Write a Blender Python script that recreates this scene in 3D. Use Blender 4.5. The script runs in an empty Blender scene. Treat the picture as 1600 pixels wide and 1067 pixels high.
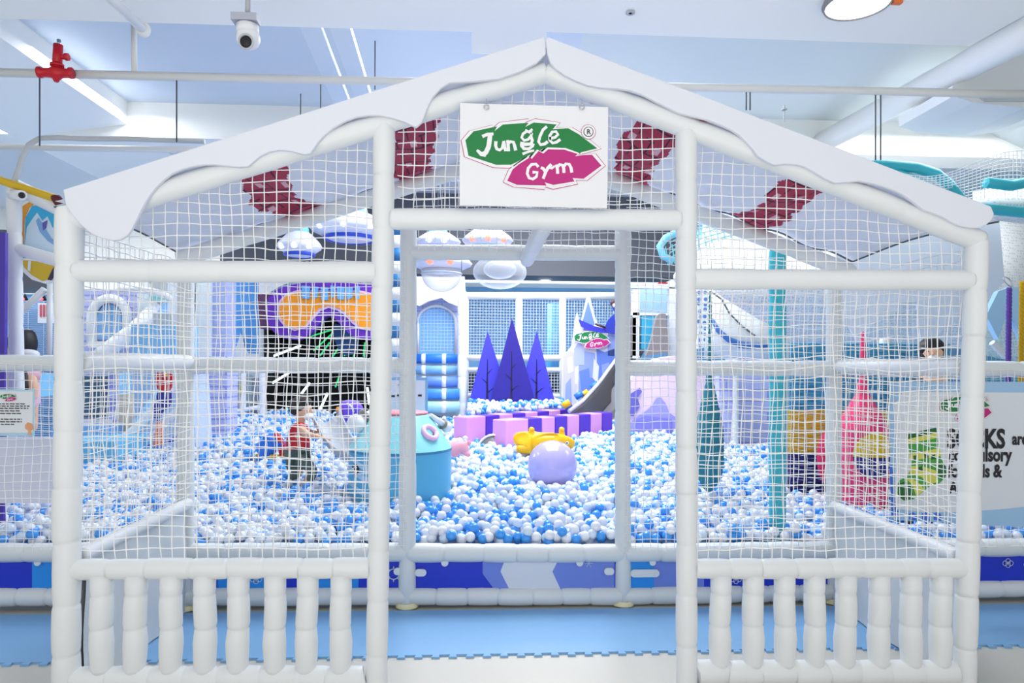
import bpy, bmesh, math, random
from mathutils import Vector, Matrix, noise
random.seed(7)
SC = bpy.context.scene
COL = SC.collection
# ---------------- camera ----------------
F, VX, HY, EYE = 1067.0, 745.0, 569.0, 1.6
TH = math.atan((800 - VX) / F); PHI = 0.0078
D_ = Vector((math.sin(TH), math.cos(TH), 0)); R_ = Vector((math.cos(TH), -math.sin(TH), 0)); U_ = Vector((0, 0, 1))
CR = R_ * math.cos(PHI) + U_ * math.sin(PHI); CU = -R_ * math.sin(PHI) + U_ * math.cos(PHI)
CAM = Vector((0, 0, EYE))
cd = bpy.data.cameras.new('camera'); cam = bpy.data.objects.new('camera', cd); COL.objects.link(cam)
cd.lens = F / 1600 * 36; cd.sensor_width = 36; cd.shift_y = (HY - 533.5) / 1600; cd.clip_end = 200
m = Matrix.Identity(4)
for i in range(3):
    m[i][0] = CR[i]; m[i][1] = CU[i]; m[i][2] = -D_[i]; m[i][3] = CAM[i]
cam.matrix_world = m
SC.camera = cam
# ---------------- colour management, world, big lights ----------------
SC.view_settings.view_transform = 'Standard'
SC.view_settings.look = 'None'
SC.view_settings.gamma = 1
SC.view_settings.use_curve_mapping = False
SC.view_settings.exposure = 0.42
w = bpy.data.worlds.new('hall_daylight'); SC.world = w; w.use_nodes = True
w.node_tree.nodes['Background'].inputs[0].default_value = (1.0, 0.99, 0.98, 1)
w.node_tree.nodes['Background'].inputs[1].default_value = 0.5
def area(name, loc, size, power, rot=(0, 0, 0), col=(1, 1, 1), sy=None):
    l = bpy.data.lights.new(name, 'AREA'); l.energy = power; l.color = col
    l.shape = 'RECTANGLE'; l.size = size; l.size_y = sy or size
    o = bpy.data.objects.new(name, l); COL.objects.link(o); o.location = loc; o.rotation_euler = rot
    return o
area('pit_light_near', (0.7, 6.6, 4.62), 2.6, 150, col=(0.97, 0.98, 1.0), sy=2.0)
area('pit_light_middle', (0.9, 9.0, 4.62), 3.0, 130, col=(0.97, 0.98, 1.0), sy=1.6)
area('pit_light_far', (0.8, 10.9, 4.6), 3.6, 120, col=(0.97, 0.98, 1.0), sy=1.2)
area('pit_light_left', (-5.2, 7.6, 4.62), 2.6, 130, col=(0.97, 0.98, 1.0), sy=1.6)
area('pit_light_right', (6.0, 7.6, 4.62), 2.6, 60, col=(0.97, 0.98, 1.0), sy=1.6)
area('back_wall_fill', (1.0, 14.0, 4.7), 8.0, 330, col=(0.97, 0.98, 1.0), sy=0.5)  # unseen fill added behind the dark soffit to brighten the back wall
area('left_hall_fill', (-7.5, 11.6, 4.7), 3.0, 150, sy=1.5)  # unseen fill added to lift the dark left end of the hall
area('uplight_fill', (0.0, -1.2, 0.3), 6.0, 85, rot=(math.radians(165), 0, 0), sy=1.5)  # added fill behind the camera, aimed up to brighten ceiling slab and facade
area('front_fill', (-0.8, -2.2, 2.3), 4.5, 26, rot=(math.radians(106), 0, 0), sy=1.6)  # added frontal fill behind the camera for posts, fascia and ceiling

# ---------------- helpers ----------------
def P(px, py, Y):
    u = (px - 800) / F; v = (533.5 - py) / F + cd.shift_y * 1600 / F
    d = D_ + CR * u + CU * v
    return CAM + d * (Y / d.y)
def PZ(px, py, z):
    u = (px - 800) / F; v = (533.5 - py) / F + cd.shift_y * 1600 / F
    d = D_ + CR * u + CU * v
    return CAM + d * ((z - EYE) / d.z)
def proj(p):
    q = Vector(p) - CAM; dz = q.dot(D_)
    return 800 + F * q.dot(CR) / dz, 533.5 + cd.shift_y * 1600 - F * q.dot(CU) / dz
def V(*a): return Vector(a)
def lin(h):
    c = [int(h[i:i + 2], 16) / 255 for i in (0, 2, 4)]
    return tuple((x / 12.92 if x <= 0.04045 else ((x + 0.055) / 1.055) ** 2.4) for x in c) + (1,)
MATS = {}
def mat(name, hexc, rough=0.5, emis=None, alpha=None, metal=0, bump=0, bscale=40, trans=0, coat=0):
    if name in MATS: return MATS[name]
    m = bpy.data.materials.new(name); m.use_nodes = True; nt = m.node_tree; b = nt.nodes['Principled BSDF']
    b.inputs['Base Color'].default_value = lin(hexc); b.inputs['Roughness'].default_value = rough
    b.inputs['Metallic'].default_value = metal
    if coat: b.inputs['Coat Weight'].default_value = coat
    if emis: b.inputs['Emission Color'].default_value = lin(emis[0]); b.inputs['Emission Strength'].default_value = emis[1]
    if trans: b.inputs['Transmission Weight'].default_value = trans
    if alpha: b.inputs['Alpha'].default_value = alpha
    # faint procedural mottling so that no surface is perfectly flat
    tc = nt.nodes.new('ShaderNodeTexCoord'); n = nt.nodes.new('ShaderNodeTexNoise'); n.inputs['Scale'].default_value = bscale
    nt.links.new(tc.outputs['Object'], n.inputs['Vector'])
    if bump:
        bp = nt.nodes.new('ShaderNodeBump'); bp.inputs['Strength'].default_value = bump; bp.inputs['Distance'].default_value = 0.01
        nt.links.new(n.outputs['Fac'], bp.inputs['Height']); nt.links.new(bp.outputs['Normal'], b.inputs['Normal'])
    else:
        mr = nt.nodes.new('ShaderNodeMapRange'); mr.inputs['To Min'].default_value = max(rough - 0.06, 0); mr.inputs['To Max'].default_value = min(rough + 0.06, 1)
        nt.links.new(n.outputs['Fac'], mr.inputs['Value']); nt.links.new(mr.outputs['Result'], b.inputs['Roughness'])
    MATS[name] = m; return m
def brickmat(name, c1, c2, cm, bw=0.32, bh=0.16):
    m = bpy.data.materials.new(name); m.use_nodes = True; nt = m.node_tree; b = nt.nodes['Principled BSDF']; b.inputs['Roughness'].default_value = 0.6
    tc = nt.nodes.new('ShaderNodeTexCoord'); s = nt.nodes.new('ShaderNodeSeparateXYZ'); c = nt.nodes.new('ShaderNodeCombineXYZ'); br = nt.nodes.new('ShaderNodeTexBrick')
    nt.links.new(tc.outputs['Object'], s.inputs[0]); nt.links.new(s.outputs['X'], c.inputs['X']); nt.links.new(s.outputs['Z'], c.inputs['Y'])
    nt.links.new(c.outputs[0], br.inputs['Vector']); br.inputs['Color1'].default_value = lin(c1); br.inputs['Color2'].default_value = lin(c2); br.inputs['Mortar'].default_value = lin(cm)
    br.inputs['Scale'].default_value = 1; br.inputs['Brick Width'].default_value = bw; br.inputs['Row Height'].default_value = bh; br.inputs['Mortar Size'].default_value = 0.012
    nt.links.new(br.outputs['Color'], b.inputs['Base Color']); return m
def dotmat(name, c1, c2, scale):
    m = bpy.data.materials.new(name); m.use_nodes = True; nt = m.node_tree; b = nt.nodes['Principled BSDF']; b.inputs['Roughness'].default_value = 0.8
    tc = nt.nodes.new('ShaderNodeTexCoord'); v = nt.nodes.new('ShaderNodeTexVoronoi'); v.inputs['Scale'].default_value = scale; v.inputs['Randomness'].default_value = 0.35
    cr = nt.nodes.new('ShaderNodeValToRGB'); cr.color_ramp.elements[0].position = 0.28; cr.color_ramp.elements[1].position = 0.42
    cr.color_ramp.elements[0].color = lin(c2); cr.color_ramp.elements[1].color = lin(c1)
    nt.links.new(tc.outputs['Object'], v.inputs['Vector']); nt.links.new(v.outputs['Distance'], cr.inputs['Fac']); nt.links.new(cr.outputs['Color'], b.inputs['Base Color']); return m
def clearmat(name, hexc, a):
    m = bpy.data.materials.new(name); m.use_nodes = True; nt = m.node_tree; b = nt.nodes['Principled BSDF']
    g = nt.nodes.new('ShaderNodeBsdfTransparent'); mx = nt.nodes.new('ShaderNodeMixShader'); lw = nt.nodes.new('ShaderNodeLayerWeight'); lw.inputs['Blend'].default_value = 0.35
    mr = nt.nodes.new('ShaderNodeMapRange'); mr.inputs['To Min'].default_value = a; mr.inputs['To Max'].default_value = min(1, a + 0.6)
    b.inputs['Base Color'].default_value = lin(hexc); b.inputs['Roughness'].default_value = 0.08
    nt.links.new(lw.outputs['Facing'], mr.inputs['Value']); nt.links.new(mr.outputs['Result'], mx.inputs['Fac'])
    nt.links.new(g.outputs[0], mx.inputs[1]); nt.links.new(b.outputs[0], mx.inputs[2]); nt.links.new(mx.outputs[0], nt.nodes['Material Output'].inputs['Surface']); return m
ROOT = {}
def tag(o, label=None, cat=None, group=None, kind=None):
    if label: o['label'] = label
    if cat: o['category'] = cat
    if group: o['group'] = group
    if kind: o['kind'] = kind
    return o
def T(name, label, cat, loc, group=None):
    o = bpy.data.objects.new(name, None); COL.objects.link(o); o.location = loc; o.empty_display_size = 0.1
    tag(o, label, cat, group); ROOT[o.name] = Vector(loc); return o
_txt = {}
class MB:
    def __init__(s): s.v = []; s.f = []; s.m = []; s.s = []
    def add(s, vs, fs, mi=0, smooth=False):
        o = len(s.v); s.v += [tuple(x) for x in vs]
        for f in fs: s.f.append([i + o for i in f]); s.m.append(mi); s.s.append(smooth)
        return s
    def box(s, a, b, mi=0):
        x0, y0, z0 = [min(a[i], b[i]) for i in range(3)]; x1, y1, z1 = [max(a[i], b[i]) for i in range(3)]
        return s.add([(x0, y0, z0), (x1, y0, z0), (x1, y1, z0), (x0, y1, z0), (x0, y0, z1), (x1, y0, z1), (x1, y1, z1), (x0, y1, z1)],
                     [(0, 3, 2, 1), (4, 5, 6, 7), (0, 1, 5, 4), (1, 2, 6, 5), (2, 3, 7, 6), (3, 0, 4, 7)], mi)
    def slab(s, p, q, z0, z1, th, mi=0):     # upright slab between two ground points
        p = Vector((p[0], p[1], 0)); q = Vector((q[0], q[1], 0)); n = (q - p).normalized(); n = Vector((-n.y, n.x, 0)) * th
        c = [p, q, q + n, p + n]
        return s.add([(a.x, a.y, z0) for a in c] + [(a.x, a.y, z1) for a in c], [(0, 3, 2, 1), (4, 5, 6, 7), (0, 1, 5, 4), (1, 2, 6, 5), (2, 3, 7, 6), (3, 0, 4, 7)], mi)
    def path(s, pts, rad, n=8, mi=0, cap=True, smooth=True, flat=1.0):
        pts = [Vector(p) for p in pts]
        if not hasattr(rad, '__len__'): rad = [rad] * len(pts)
        t0 = (pts[1] - pts[0]).normalized(); a = Vector((0, 0, 1)) if abs(t0.z) < 0.9 else Vector((0, 1, 0))
        nx = t0.cross(a).normalized(); vs = []; N = len(pts)
        for i, p in enumerate(pts):
            t = (pts[min(i + 1, N - 1)] - pts[max(i - 1, 0)])
            if t.length < 1e-9: t = t0
            t.normalize(); nx = (nx - t * nx.dot(t)).normalized(); ny = t.cross(nx)
            for k in range(n):
                an = 2 * math.pi * k / n; vs.append(p + (nx * math.cos(an) + ny * math.sin(an) * flat) * rad[i])
        fs = [(i * n + k, i * n + (k + 1) % n, (i + 1) * n + (k + 1) % n, (i + 1) * n + k) for i in range(N - 1) for k in range(n)]
        s.add(vs, fs, mi, smooth)
        if cap: o = len(s.v) - N * n; s.f.append([o + k for k in range(n)][::-1]); s.m.append(mi); s.s.append(False); s.f.append([o + (N - 1) * n + k for k in range(n)]); s.m.append(mi); s.s.append(False)
        return s
    def pad(s, p0, p1, r, L=0.27, n=20, mi=0, g=0.9, seed=None):
        p0 = Vector(p0); p1 = Vector(p1); ln = (p1 - p0).length; k = max(1, round(ln / L)); pts = []; rad = []
        rnd = random.Random(seed if seed is not None else int(ln * 1e4) + int(p0.x * 1e3))
        cuts = [0] + [(i + rnd.uniform(-0.12, 0.12)) / k for i in range(1, k)] + [1]
        side = (p1 - p0).normalized().orthogonal().normalized()
        for i in range(k):
            a, b = cuts[i], cuts[i + 1]; rr = r * rnd.uniform(0.97, 1.03); off = side * r * rnd.uniform(-0.04, 0.04)
            for t, q in ((0, g), (0.03, 0.95), (0.08, 0.985), (0.3, 1.01), (0.5, 1.02), (0.7, 1.01), (0.92, 0.985), (0.97, 0.95), (1.0, g)):
                if t == 0 and i > 0: continue
                pts.append(p0.lerp(p1, a + (b - a) * t) + (off if 0 < t < 1 else off * 0)); rad.append(rr * q if t not in (0, 1.0) else r * q)
        return s.path(pts, rad, n, mi)
    def cyl(s, p0, p1, r, n=16, mi=0, r2=None, smooth=True): return s.path([p0, p1], [r, r if r2 is None else r2], n, mi, True, smooth)
    def lathe(s, c, prof, n=28, mi=0, axis=None, smooth=True, a0=0, a1=2 * math.pi):
        c = Vector(c); az = Vector(axis or (0, 0, 1)).normalized(); ax = az.orthogonal().normalized() if axis else Vector((1, 0, 0)); ay = az.cross(ax); vs = []; full = abs(a1 - a0 - 2 * math.pi) < 1e-6; m = n if full else n + 1
        for r, z in prof:
            for k in range(m):
                a = a0 + (a1 - a0) * k / n; vs.append(c + (ax * math.cos(a) + ay * math.sin(a)) * r + az * z)
        fs = [(i * m + k, i * m + (k + 1) % m, (i + 1) * m + (k + 1) % m, (i + 1) * m + k) for i in range(len(prof) - 1) for k in range(n)]
        return s.add(vs, fs, mi, smooth)
    def ball(s, c, r, mi=0, u=20, v=12, rot=None):
        r = Vector((r, r, r)) if not hasattr(r, '__len__') else Vector(r); c = Vector(c); vs = []
        for i in range(v + 1):
            for j in range(u):
                a = math.pi * i / v; b = 2 * math.pi * j / u; q = Vector((math.sin(a) * math.cos(b) * r.x, math.sin(a) * math.sin(b) * r.y, math.cos(a) * r.z))
                if rot: q = rot @ q
                vs.append(c + q)
        return s.add(vs, [(i * u + j, (i + 1) * u + j, (i + 1) * u + (j + 1) % u, i * u + (j + 1) % u) for i in range(v) for j in range(u)], mi, True)
    def torus(s, c, R, r, axis=(0, 0, 1), n=28, k=10, mi=0, ry=None, a0=0, a1=2 * math.pi):
        c = Vector(c); az = Vector(axis).normalized(); ax = az.orthogonal().normalized(); ay = az.cross(ax); full = abs(a1 - a0 - 2 * math.pi) < 1e-6
        pts = [c + ax * math.cos(a0 + (a1 - a0) * i / n) * R + ay * math.sin(a0 + (a1 - a0) * i / n) * (ry or R) for i in range(n + 1)]
        return s.path(pts, r, k, mi)
    def prism(s, pts, ext, mi=0, side=None):        # polygon of 3D points extruded by a vector
        pts = [Vector(p) for p in pts]; n = len(pts); e = Vector(ext)
        o = len(s.v); s.v += [tuple(p) for p in pts] + [tuple(p + e) for p in pts]
        s.f.append([o + i for i in range(n)]); s.m.append(mi); s.s.append(False)
        s.f.append([o + n + i for i in range(n)][::-1]); s.m.append(mi); s.s.append(False)
        for i in range(n): s.f.append([o + i, o + (i + 1) % n, o + n + (i + 1) % n, o + n + i]); s.m.append(mi if side is None else side); s.s.append(False)
        return s
    def px(s, pts, Y, th=0.02, mi=0, side=None): return s.prism([P(x, y, Y) for x, y in pts], (0, th, 0), mi, side)
    def text(s, body, o, R, U, size, mi=0, bold=0.0, ext=0.002, align='LEFT', shear=0, sp=1.0):
        key = (body, bold, align, shear, sp)
        if key not in _txt:
            c = bpy.data.curves.new('t', 'FONT'); c.body = body; c.size = 1; c.offset = bold; c.align_x = align; c.resolution_u = 3; c.shear = shear; c.space_character = sp
            ob = bpy.data.objects.new('t', c); COL.objects.link(ob); dg = bpy.context.evaluated_depsgraph_get(); dg.update()
            me = bpy.data.meshes.new_from_object(ob.evaluated_get(dg)); _txt[key] = ([v.co.copy() for v in me.vertices], [list(p.vertices) for p in me.polygons])
            bpy.data.objects.remove(ob); bpy.data.curves.remove(c); bpy.data.meshes.remove(me)
        vs, fs = _txt[key]; R = Vector(R); U = Vector(U); N = R.cross(U).normalized(); o = Vector(o)
        return s.add([o + R * (v.x * size) + U * (v.y * size) + N * ext for v in vs], fs, mi)
    def build(s, name, mats, parent=None, label=None, cat=None, group=None, kind=None):
        if not isinstance(mats, (list, tuple)): mats = [mats]
        if parent is not None: org = ROOT[parent.name]
        else:
            xs, ys, zs = zip(*s.v); org = Vector(((min(xs) + max(xs)) / 2, (min(ys) + max(ys)) / 2, min(zs)))
        me = bpy.data.meshes.new(name); me.from_pydata([(a - org.x, b - org.y, c - org.z) for a, b, c in s.v], [], s.f)
        for q in mats: me.materials.append(q)
        me.polygons.foreach_set('material_index', s.m); me.polygons.foreach_set('use_smooth', s.s); me.update()
        o = bpy.data.objects.new(name, me); COL.objects.link(o); ROOT[o.name] = org
        if parent is not None: o.parent = parent
        else: o.location = org
        tag(o, label, cat, group, kind); return o
def fixn(o):
    bm = bmesh.new(); bm.from_mesh(o.data); bmesh.ops.recalc_face_normals(bm, faces=bm.faces); bm.to_mesh(o.data); bm.free(); return o
def inpoly(x, z, poly):
    c = False; n = len(poly); j = n - 1
    for i in range(n):
        a, b = poly[i], poly[j]
        if (a[1] > z) != (b[1] > z) and x < (b[0] - a[0]) * (z - a[1]) / (b[1] - a[1]) + a[0]: c = not c
        j = i
    return c
def net(mb, poly, fn, sp=0.052, r=0.0027, wob=0.012, n=4, mi=0, seed=0, sub=2):
    """square-mesh cord net filling a 2D polygon; fn(a,b) -> 3D point"""
    xs = [p[0] for p in poly]; zs = [p[1] for p in poly]; x0, x1, z0, z1 = min(xs), max(xs), min(zs), max(zs)
    def w(a, b):
        q = Vector((a * 3.1 + seed * 7.7, b * 3.1, seed)); k = Vector((a * 11, b * 11, seed + 5))
        return a + wob * noise.noise(q) * 1.6 + wob * 0.45 * noise.noise(k), b + wob * noise.noise(q + Vector((9, 9, 9))) * 1.6 + wob * 0.5 * noise.noise(k + Vector((3, 1, 2)))
    def run(seq):
        cur = []
        for a, b in seq:
            if inpoly(a, b, poly): cur.append(fn(*w(a, b)))
            else:
                if len(cur) > 1: mb.path(cur, r, n, mi, False)
                cur = []
        if len(cur) > 1: mb.path(cur, r, n, mi, False)
    nx = int((x1 - x0) / sp) + 1; nz = int((z1 - z0) / sp) + 1; st = sp / sub
    for i in range(nx + 1):
        a = x0 + i * sp + 1e-4; run([(a, z0 + j * st + 1e-4) for j in range(int((z1 - z0) / st) + 1)])
    for i in range(nz + 1):
        b = z0 + i * sp + 1e-4; run([(x0 + j * st + 1e-4, b) for j in range(int((x1 - x0) / st) + 1)])
    return mb
def grid(mb, o, du, dv, nu, nv, r, mi=0):        # straight distant netting
    o = Vector(o); du = Vector(du); dv = Vector(dv)
    for i in range(nu + 1): mb.path([o + du * (i / nu), o + du * (i / nu) + dv], r, 3, mi, False)
    for j in range(nv + 1): mb.path([o + dv * (j / nv), o + dv * (j / nv) + du], r, 3, mi, False)
def skin(verts, edges, rad, sub=2):
    me = bpy.data.meshes.new('s'); me.from_pydata([tuple(v) for v in verts], edges, []); ob = bpy.data.objects.new('s', me); COL.objects.link(ob)
    md = ob.modifiers.new('k', 'SKIN'); md.use_smooth_shade = True
    for i, v in enumerate(me.skin_vertices[0].data):
        rr = rad[i]; v.radius = (rr[0] * 1.22, rr[1] * 1.22) if hasattr(rr, '__len__') else (rr * 1.22, rr * 1.22); v.use_root = (i == 0)
    ss = ob.modifiers.new('b', 'SUBSURF'); ss.levels = sub; ss.render_levels = sub
    dg = bpy.context.evaluated_depsgraph_get(); dg.update(); m2 = bpy.data.meshes.new_from_object(ob.evaluated_get(dg))
    out = ([v.co.copy() for v in m2.vertices], [list(p.vertices) for p in m2.polygons])
    bpy.data.objects.remove(ob); bpy.data.meshes.remove(me); bpy.data.meshes.remove(m2); return out

# ---------------- materials ----------------
WPAD = mat('white_vinyl_pad', 'E7EBEE', 0.42)
WPAD2 = mat('white_vinyl_pad_pit', 'DDE3E6', 0.42)
CORD = mat('white_cord', 'FCFDFE', 0.7)
WHITE = mat('white_board', 'EEF0F5', 0.45)
SNOW = mat('snow_fabric', 'E4E8F4', 0.5)
TILE = mat('dark_red_tile', 'A8344E', 0.5); TILEL = mat('tile_highlight', 'D9B8C4', 0.5); TILED = mat('tile_outline', '4A1226', 0.5)
DARK = mat('dark_seam', '5A6068', 0.7); BLACK = mat('black', '14161C', 0.5)
GREEN = mat('logo_green', '128040', 0.45); PINK = mat('logo_magenta', 'C02080', 0.45); BACKW = mat('print_white', 'F4F5F8', 0.5)
INK = mat('ink', '1A1A26', 0.5)
CHROME = mat('chrome', 'C8CCD2', 0.2, metal=1)
PURPLE = mat('purple', '4A35A8', 0.45); RED = mat('red_paint', 'CC1022', 0.35)
TEAL = mat('turquoise_vinyl', '35B4C4', 0.4); BLUE = mat('blue_vinyl', '2F80E8', 0.4); LBLUE = mat('light_blue_vinyl', '8CC4F0', 0.45)
NAVY = mat('royal_blue_print', '1030C8', 0.4); PERI = mat('periwinkle_print', '6E86DC', 0.4); SKY = mat('azure_print', '2090EC', 0.4)
LILAC = mat('lilac', 'B9BEEA', 0.6); YEL = mat('yellow_rubber', 'FFC010', 0.35); ORANGE = mat('orange_lens', 'FF9C12', 0.35)
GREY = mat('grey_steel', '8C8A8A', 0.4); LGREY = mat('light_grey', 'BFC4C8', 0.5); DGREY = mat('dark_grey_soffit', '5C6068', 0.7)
PALEW = mat('structure_white', 'F2F5F8', 0.5)
YF, YB = 3.22, 4.5
# ---------------- room shell ----------------
FLOORM = mat('beige_vinyl_floor', 'CFCDC4', 0.35); MAT_B = mat('blue_foam_mat', '7FB2E0', 0.5)
WALLB = mat('sky_blue_wall', '86C2F4', 0.6); CEILW = mat('white_ceiling', 'FFFFFA', 0.8); CEILB = mat('pale_blue_ceiling', 'D4DEEA', 0.7); CEILG = mat('pale_grey_ceiling', 'DAE2E3', 0.7)
MB().box((-14, -2.5, -0.1), (16, 15, 0)).build('floor', FLOORM, kind='structure')
c = MB()
e0 = PZ(0, 29, 3.9); e1 = PZ(737, 50, 3.9); e2 = PZ(737, 84, 3.9); e3 = PZ(853, 88, 3.9); e4 = PZ(853, 50, 3.9); e5 = PZ(1515, 72, 3.9)
lp = [(-9, -0.6), (-9, e0.y), (e0.x, e0.y), (e1.x, e1.y), (e2.x, e2.y), (e3.x, e3.y), (e4.x, e4.y), (e5.x, e5.y), (e5.x + 0.6, -0.6)]
c.prism([(x, y, 3.9) for x, y in lp], (0, 0, 0.12))
fixn(c.build('ceiling', CEILW, kind='structure'))
MB().box((-14, 0.5, 4.78), (1.0, 15, 4.9)).build('ceiling', CEILB, kind='structure')
MB().box((1.0, 0.5, 4.78), (16, 15, 4.9)).build('ceiling', CEILG, kind='structure')
MB().box((-14, 15, 0), (16, 15.1, 4.9)).build('wall_back', WALLB, kind='structure')
MB().box((-14.1, 3.5, 0), (-14, 15, 4.9)).build('wall_left', mat('pale_wall', 'DCE6F0', 0.7), kind='structure')
MB().box((16, 3.5, 0), (16.1, 15, 4.9)).build('wall_right', mat('pale_wall', 'DCE6F0', 0.7), kind='structure')
# ceiling beams and soffits
MB().box((-13, 8.6, 4.35), (16, 9.1, 4.78)).build('trim_1', CEILW, kind='structure')
b = MB(); b.prism([(-5.6, 5.2, 4.78), (-4.3, 5.2, 4.78), (-4.3, 5.2, 4.5), (-5.6, 5.2, 4.3)], (0, 8, 0)); fixn(b.build('trim_2', CEILW, kind='structure'))
b = MB(); b.prism([(6.4, 4.9, 4.78), (12, 4.9, 4.78), (12, 4.9, 4.3), (7.2, 4.9, 4.45)], (0, 9, 0)); fixn(b.build('trim_3', CEILG, kind='structure'))
q = P(350, 431, 13); q2 = P(1053, 360, 13)
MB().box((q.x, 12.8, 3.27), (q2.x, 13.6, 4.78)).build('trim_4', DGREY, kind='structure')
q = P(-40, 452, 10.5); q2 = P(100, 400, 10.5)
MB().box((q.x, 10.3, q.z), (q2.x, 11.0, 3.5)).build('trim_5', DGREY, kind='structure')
MB().box((-7, 14.2, 3.29), (9, 15, 3.5)).build('trim_6', CEILW, kind='structure')
MB().box((-14, 14.9, 3.0), (-4.6, 15, 4.78)).build('trim_7', CEILW, kind='structure')
MB().box((5, 14.9, 3.5), (16, 15, 4.78)).build('trim_8', CEILW, kind='structure')
# foam mat with interlocking teeth
a = PZ(80, 1037, 0.0); bb = PZ(1560, 1010, 0.0)
sl = (bb.y - a.y) / (bb.x - a.x)
def my(x): return a.y + (x - a.x) * sl
pts = []; x = -5.0; T_ = 0.062; k = 0
while x < 6.5:
    y0 = my(x)
    pts += [(x, y0), (x + T_ * 0.5, y0), (x + T_ * 0.38, y0 - 0.028), (x + T_ * 1.12, y0 - 0.028), (x + T_, y0)]; x += T_ * 1.5
mt = MB(); mt.prism([(p[0], p[1], 0.0) for p in pts] + [(x, 4.42, 0), (-5.0, 4.42, 0)], (0, 0, 0.012))
fixn(mt.build('floor_mat', MAT_B, label='light blue foam play mat with jigsaw edge in front of the ball pit', cat='floor mat'))

# ---------------- the little house at the entrance ----------------
H = T('playhouse', 'white padded playhouse frame with gable roof, netting and picket railings at the pit entrance', 'playhouse', V(0.25, YF, 0))
def ext(p_top, p_bot):         # carry a line down to the floor
    t = p_top.z / (p_top.z - p_bot.z); return p_top.lerp(p_bot, t)
fp = []
for (x0, y0, x1, y1, r) in ((108, 322, 103, 1060, 0.058), (601, 195, 588, 1060, 0.05), (1072, 205, 1073, 1060, 0.05), (1526, 372, 1507, 1060, 0.051)):
    t_ = P(x0, y0, YF); g_ = ext(t_, P(x1, y1, YF)); fp.append((t_, g_))
    MB().pad(t_, g_, r, 0.25, g=0.9).build('post', WPAD, H)
def fz(px, py, Y=YF): return P(px, py, Y).z
def rail(p, q, Y, r, L=0.27, par=H, m=WPAD, name='rail', g=0.9): return MB().pad(P(*p, Y), P(*q, Y), r, L, mi=0, g=g).build(name, m, par)
rail((120, 423), (588, 425), YF, 0.05, 0.35, g=0.97); rail((612, 342), (1062, 344), YF, 0.05, 0.35, g=0.97); rail((1082, 436), (1515, 438), YF, 0.05, 0.35, g=0.97)
rail((118, 889), (578, 887), YF, 0.047, 0.17); rail((1086, 888), (1505, 888), YF, 0.047, 0.17)
rail((116, 1061), (570, 1059), YF, 0.056, 0.17); rail((1086, 1050), (1492, 1050), YF, 0.056, 0.17)
AP = P(853, 113, YF); EL = P(110, 345, YF); ER = P(1530, 376, YF)
MB().pad(AP, EL, 0.052, 0.36, g=0.95).build('rafter', WPAD, H); MB().pad(AP, ER, 0.052, 0.36, g=0.95).build('rafter', WPAD, H)
d = YB - YF
def back(p, dz=0): return Vector((p.x, YB - 0.14, p.z + dz))
MB().pad(back(AP), back(EL), 0.05, 0.36, g=0.95).build('rafter', WPAD, H); MB().pad(back(AP), back(ER), 0.05, 0.36, g=0.95).build('rafter', WPAD, H)
# balusters
for xs, ya, yb in (((158, 212, 267, 319, 372, 429, 480, 532), 896, 1050), ((1125.5, 1176, 1225, 1272, 1321.5, 1373, 1422, 1469.5), 896, 1041)):
    for i, x in enumerate(xs):
        rr = random.Random(i * 7 + int(xs[0])); lean = rr.uniform(-2, 2)
        top = P(x + 1, ya, YF); bot = P(x + lean, yb, YF)
        pts = []; rad = []
        for t, q in ((0, 0.98), (0.16, 0.98), (0.2, 0.93), (0.21, 0.9), (0.23, 0.97), (0.35, 1.0), (0.5, 1.0), (0.535, 0.95), (0.545, 0.9), (0.56, 0.97), (0.7, 1.06), (0.85, 1.0), (0.95, 0.93), (1, 0.86)):
            pts.append(top.lerp(bot, t) + V(0.003 * math.sin(math.pi * t) * math.sin(9 * t + i), 0, 0)); rad.append(0.05 * q)
        MB().path(pts, rad, 18).build('baluster', WPAD, H)
# depth bars: sides and middle of the entrance
def dbar(p0, r=0.048, L=0.3, name='crossbar', m=WPAD): return MB().pad(p0, Vector((p0.x, YB - 0.04, p0.z)), r, L).build(name, m, H)
pl = P(106, 565, YF); pr = P(1522, 574, YF)
dbar(pl + V(0.02, 0.05, 0)); dbar(pr + V(0, 0.05, 0)); dbar(P(853, 345, YF) + V(0, 0.05, 0), 0.045)
zl = fz(120, 872); zr = fz(1505, 872)
for px_, zz, sx in ((108, zl, 0.03), (1518, zr, -0.03)):
    X = P(px_, 700, YF).x + sx
    vs = []; fs = []; n = 16
    for s_ in (-0.012, 0.012):
        for j in range(n + 1):
            y = YF + 0.05 + (d - 0.15) * j / n
            for k2 in range(9):
                z = 0.02 + (zz - 0.04) * k2 / 8; vs.append((X + s_ + 0.012 * math.sin(y * 14 + z * 5) * math.sin(z * 6 + 1), y, z))
    for l in range(2):
        for j in range(n):
            for k2 in range(8):
                o_ = l * (n + 1) * 9 + j * 9 + k2; fs.append((o_, o_ + 1, o_ + 10, o_ + 9))
    MB().add(vs, fs, 0, True).build('side_panel', mat('panel_vinyl', 'D5DADD', 0.45), H)
    MB().pad((X, YF + 0.05, zz), (X, YB - 0.05, zz), 0.036, 0.3).build('panel_rail', WPAD, H)
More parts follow.
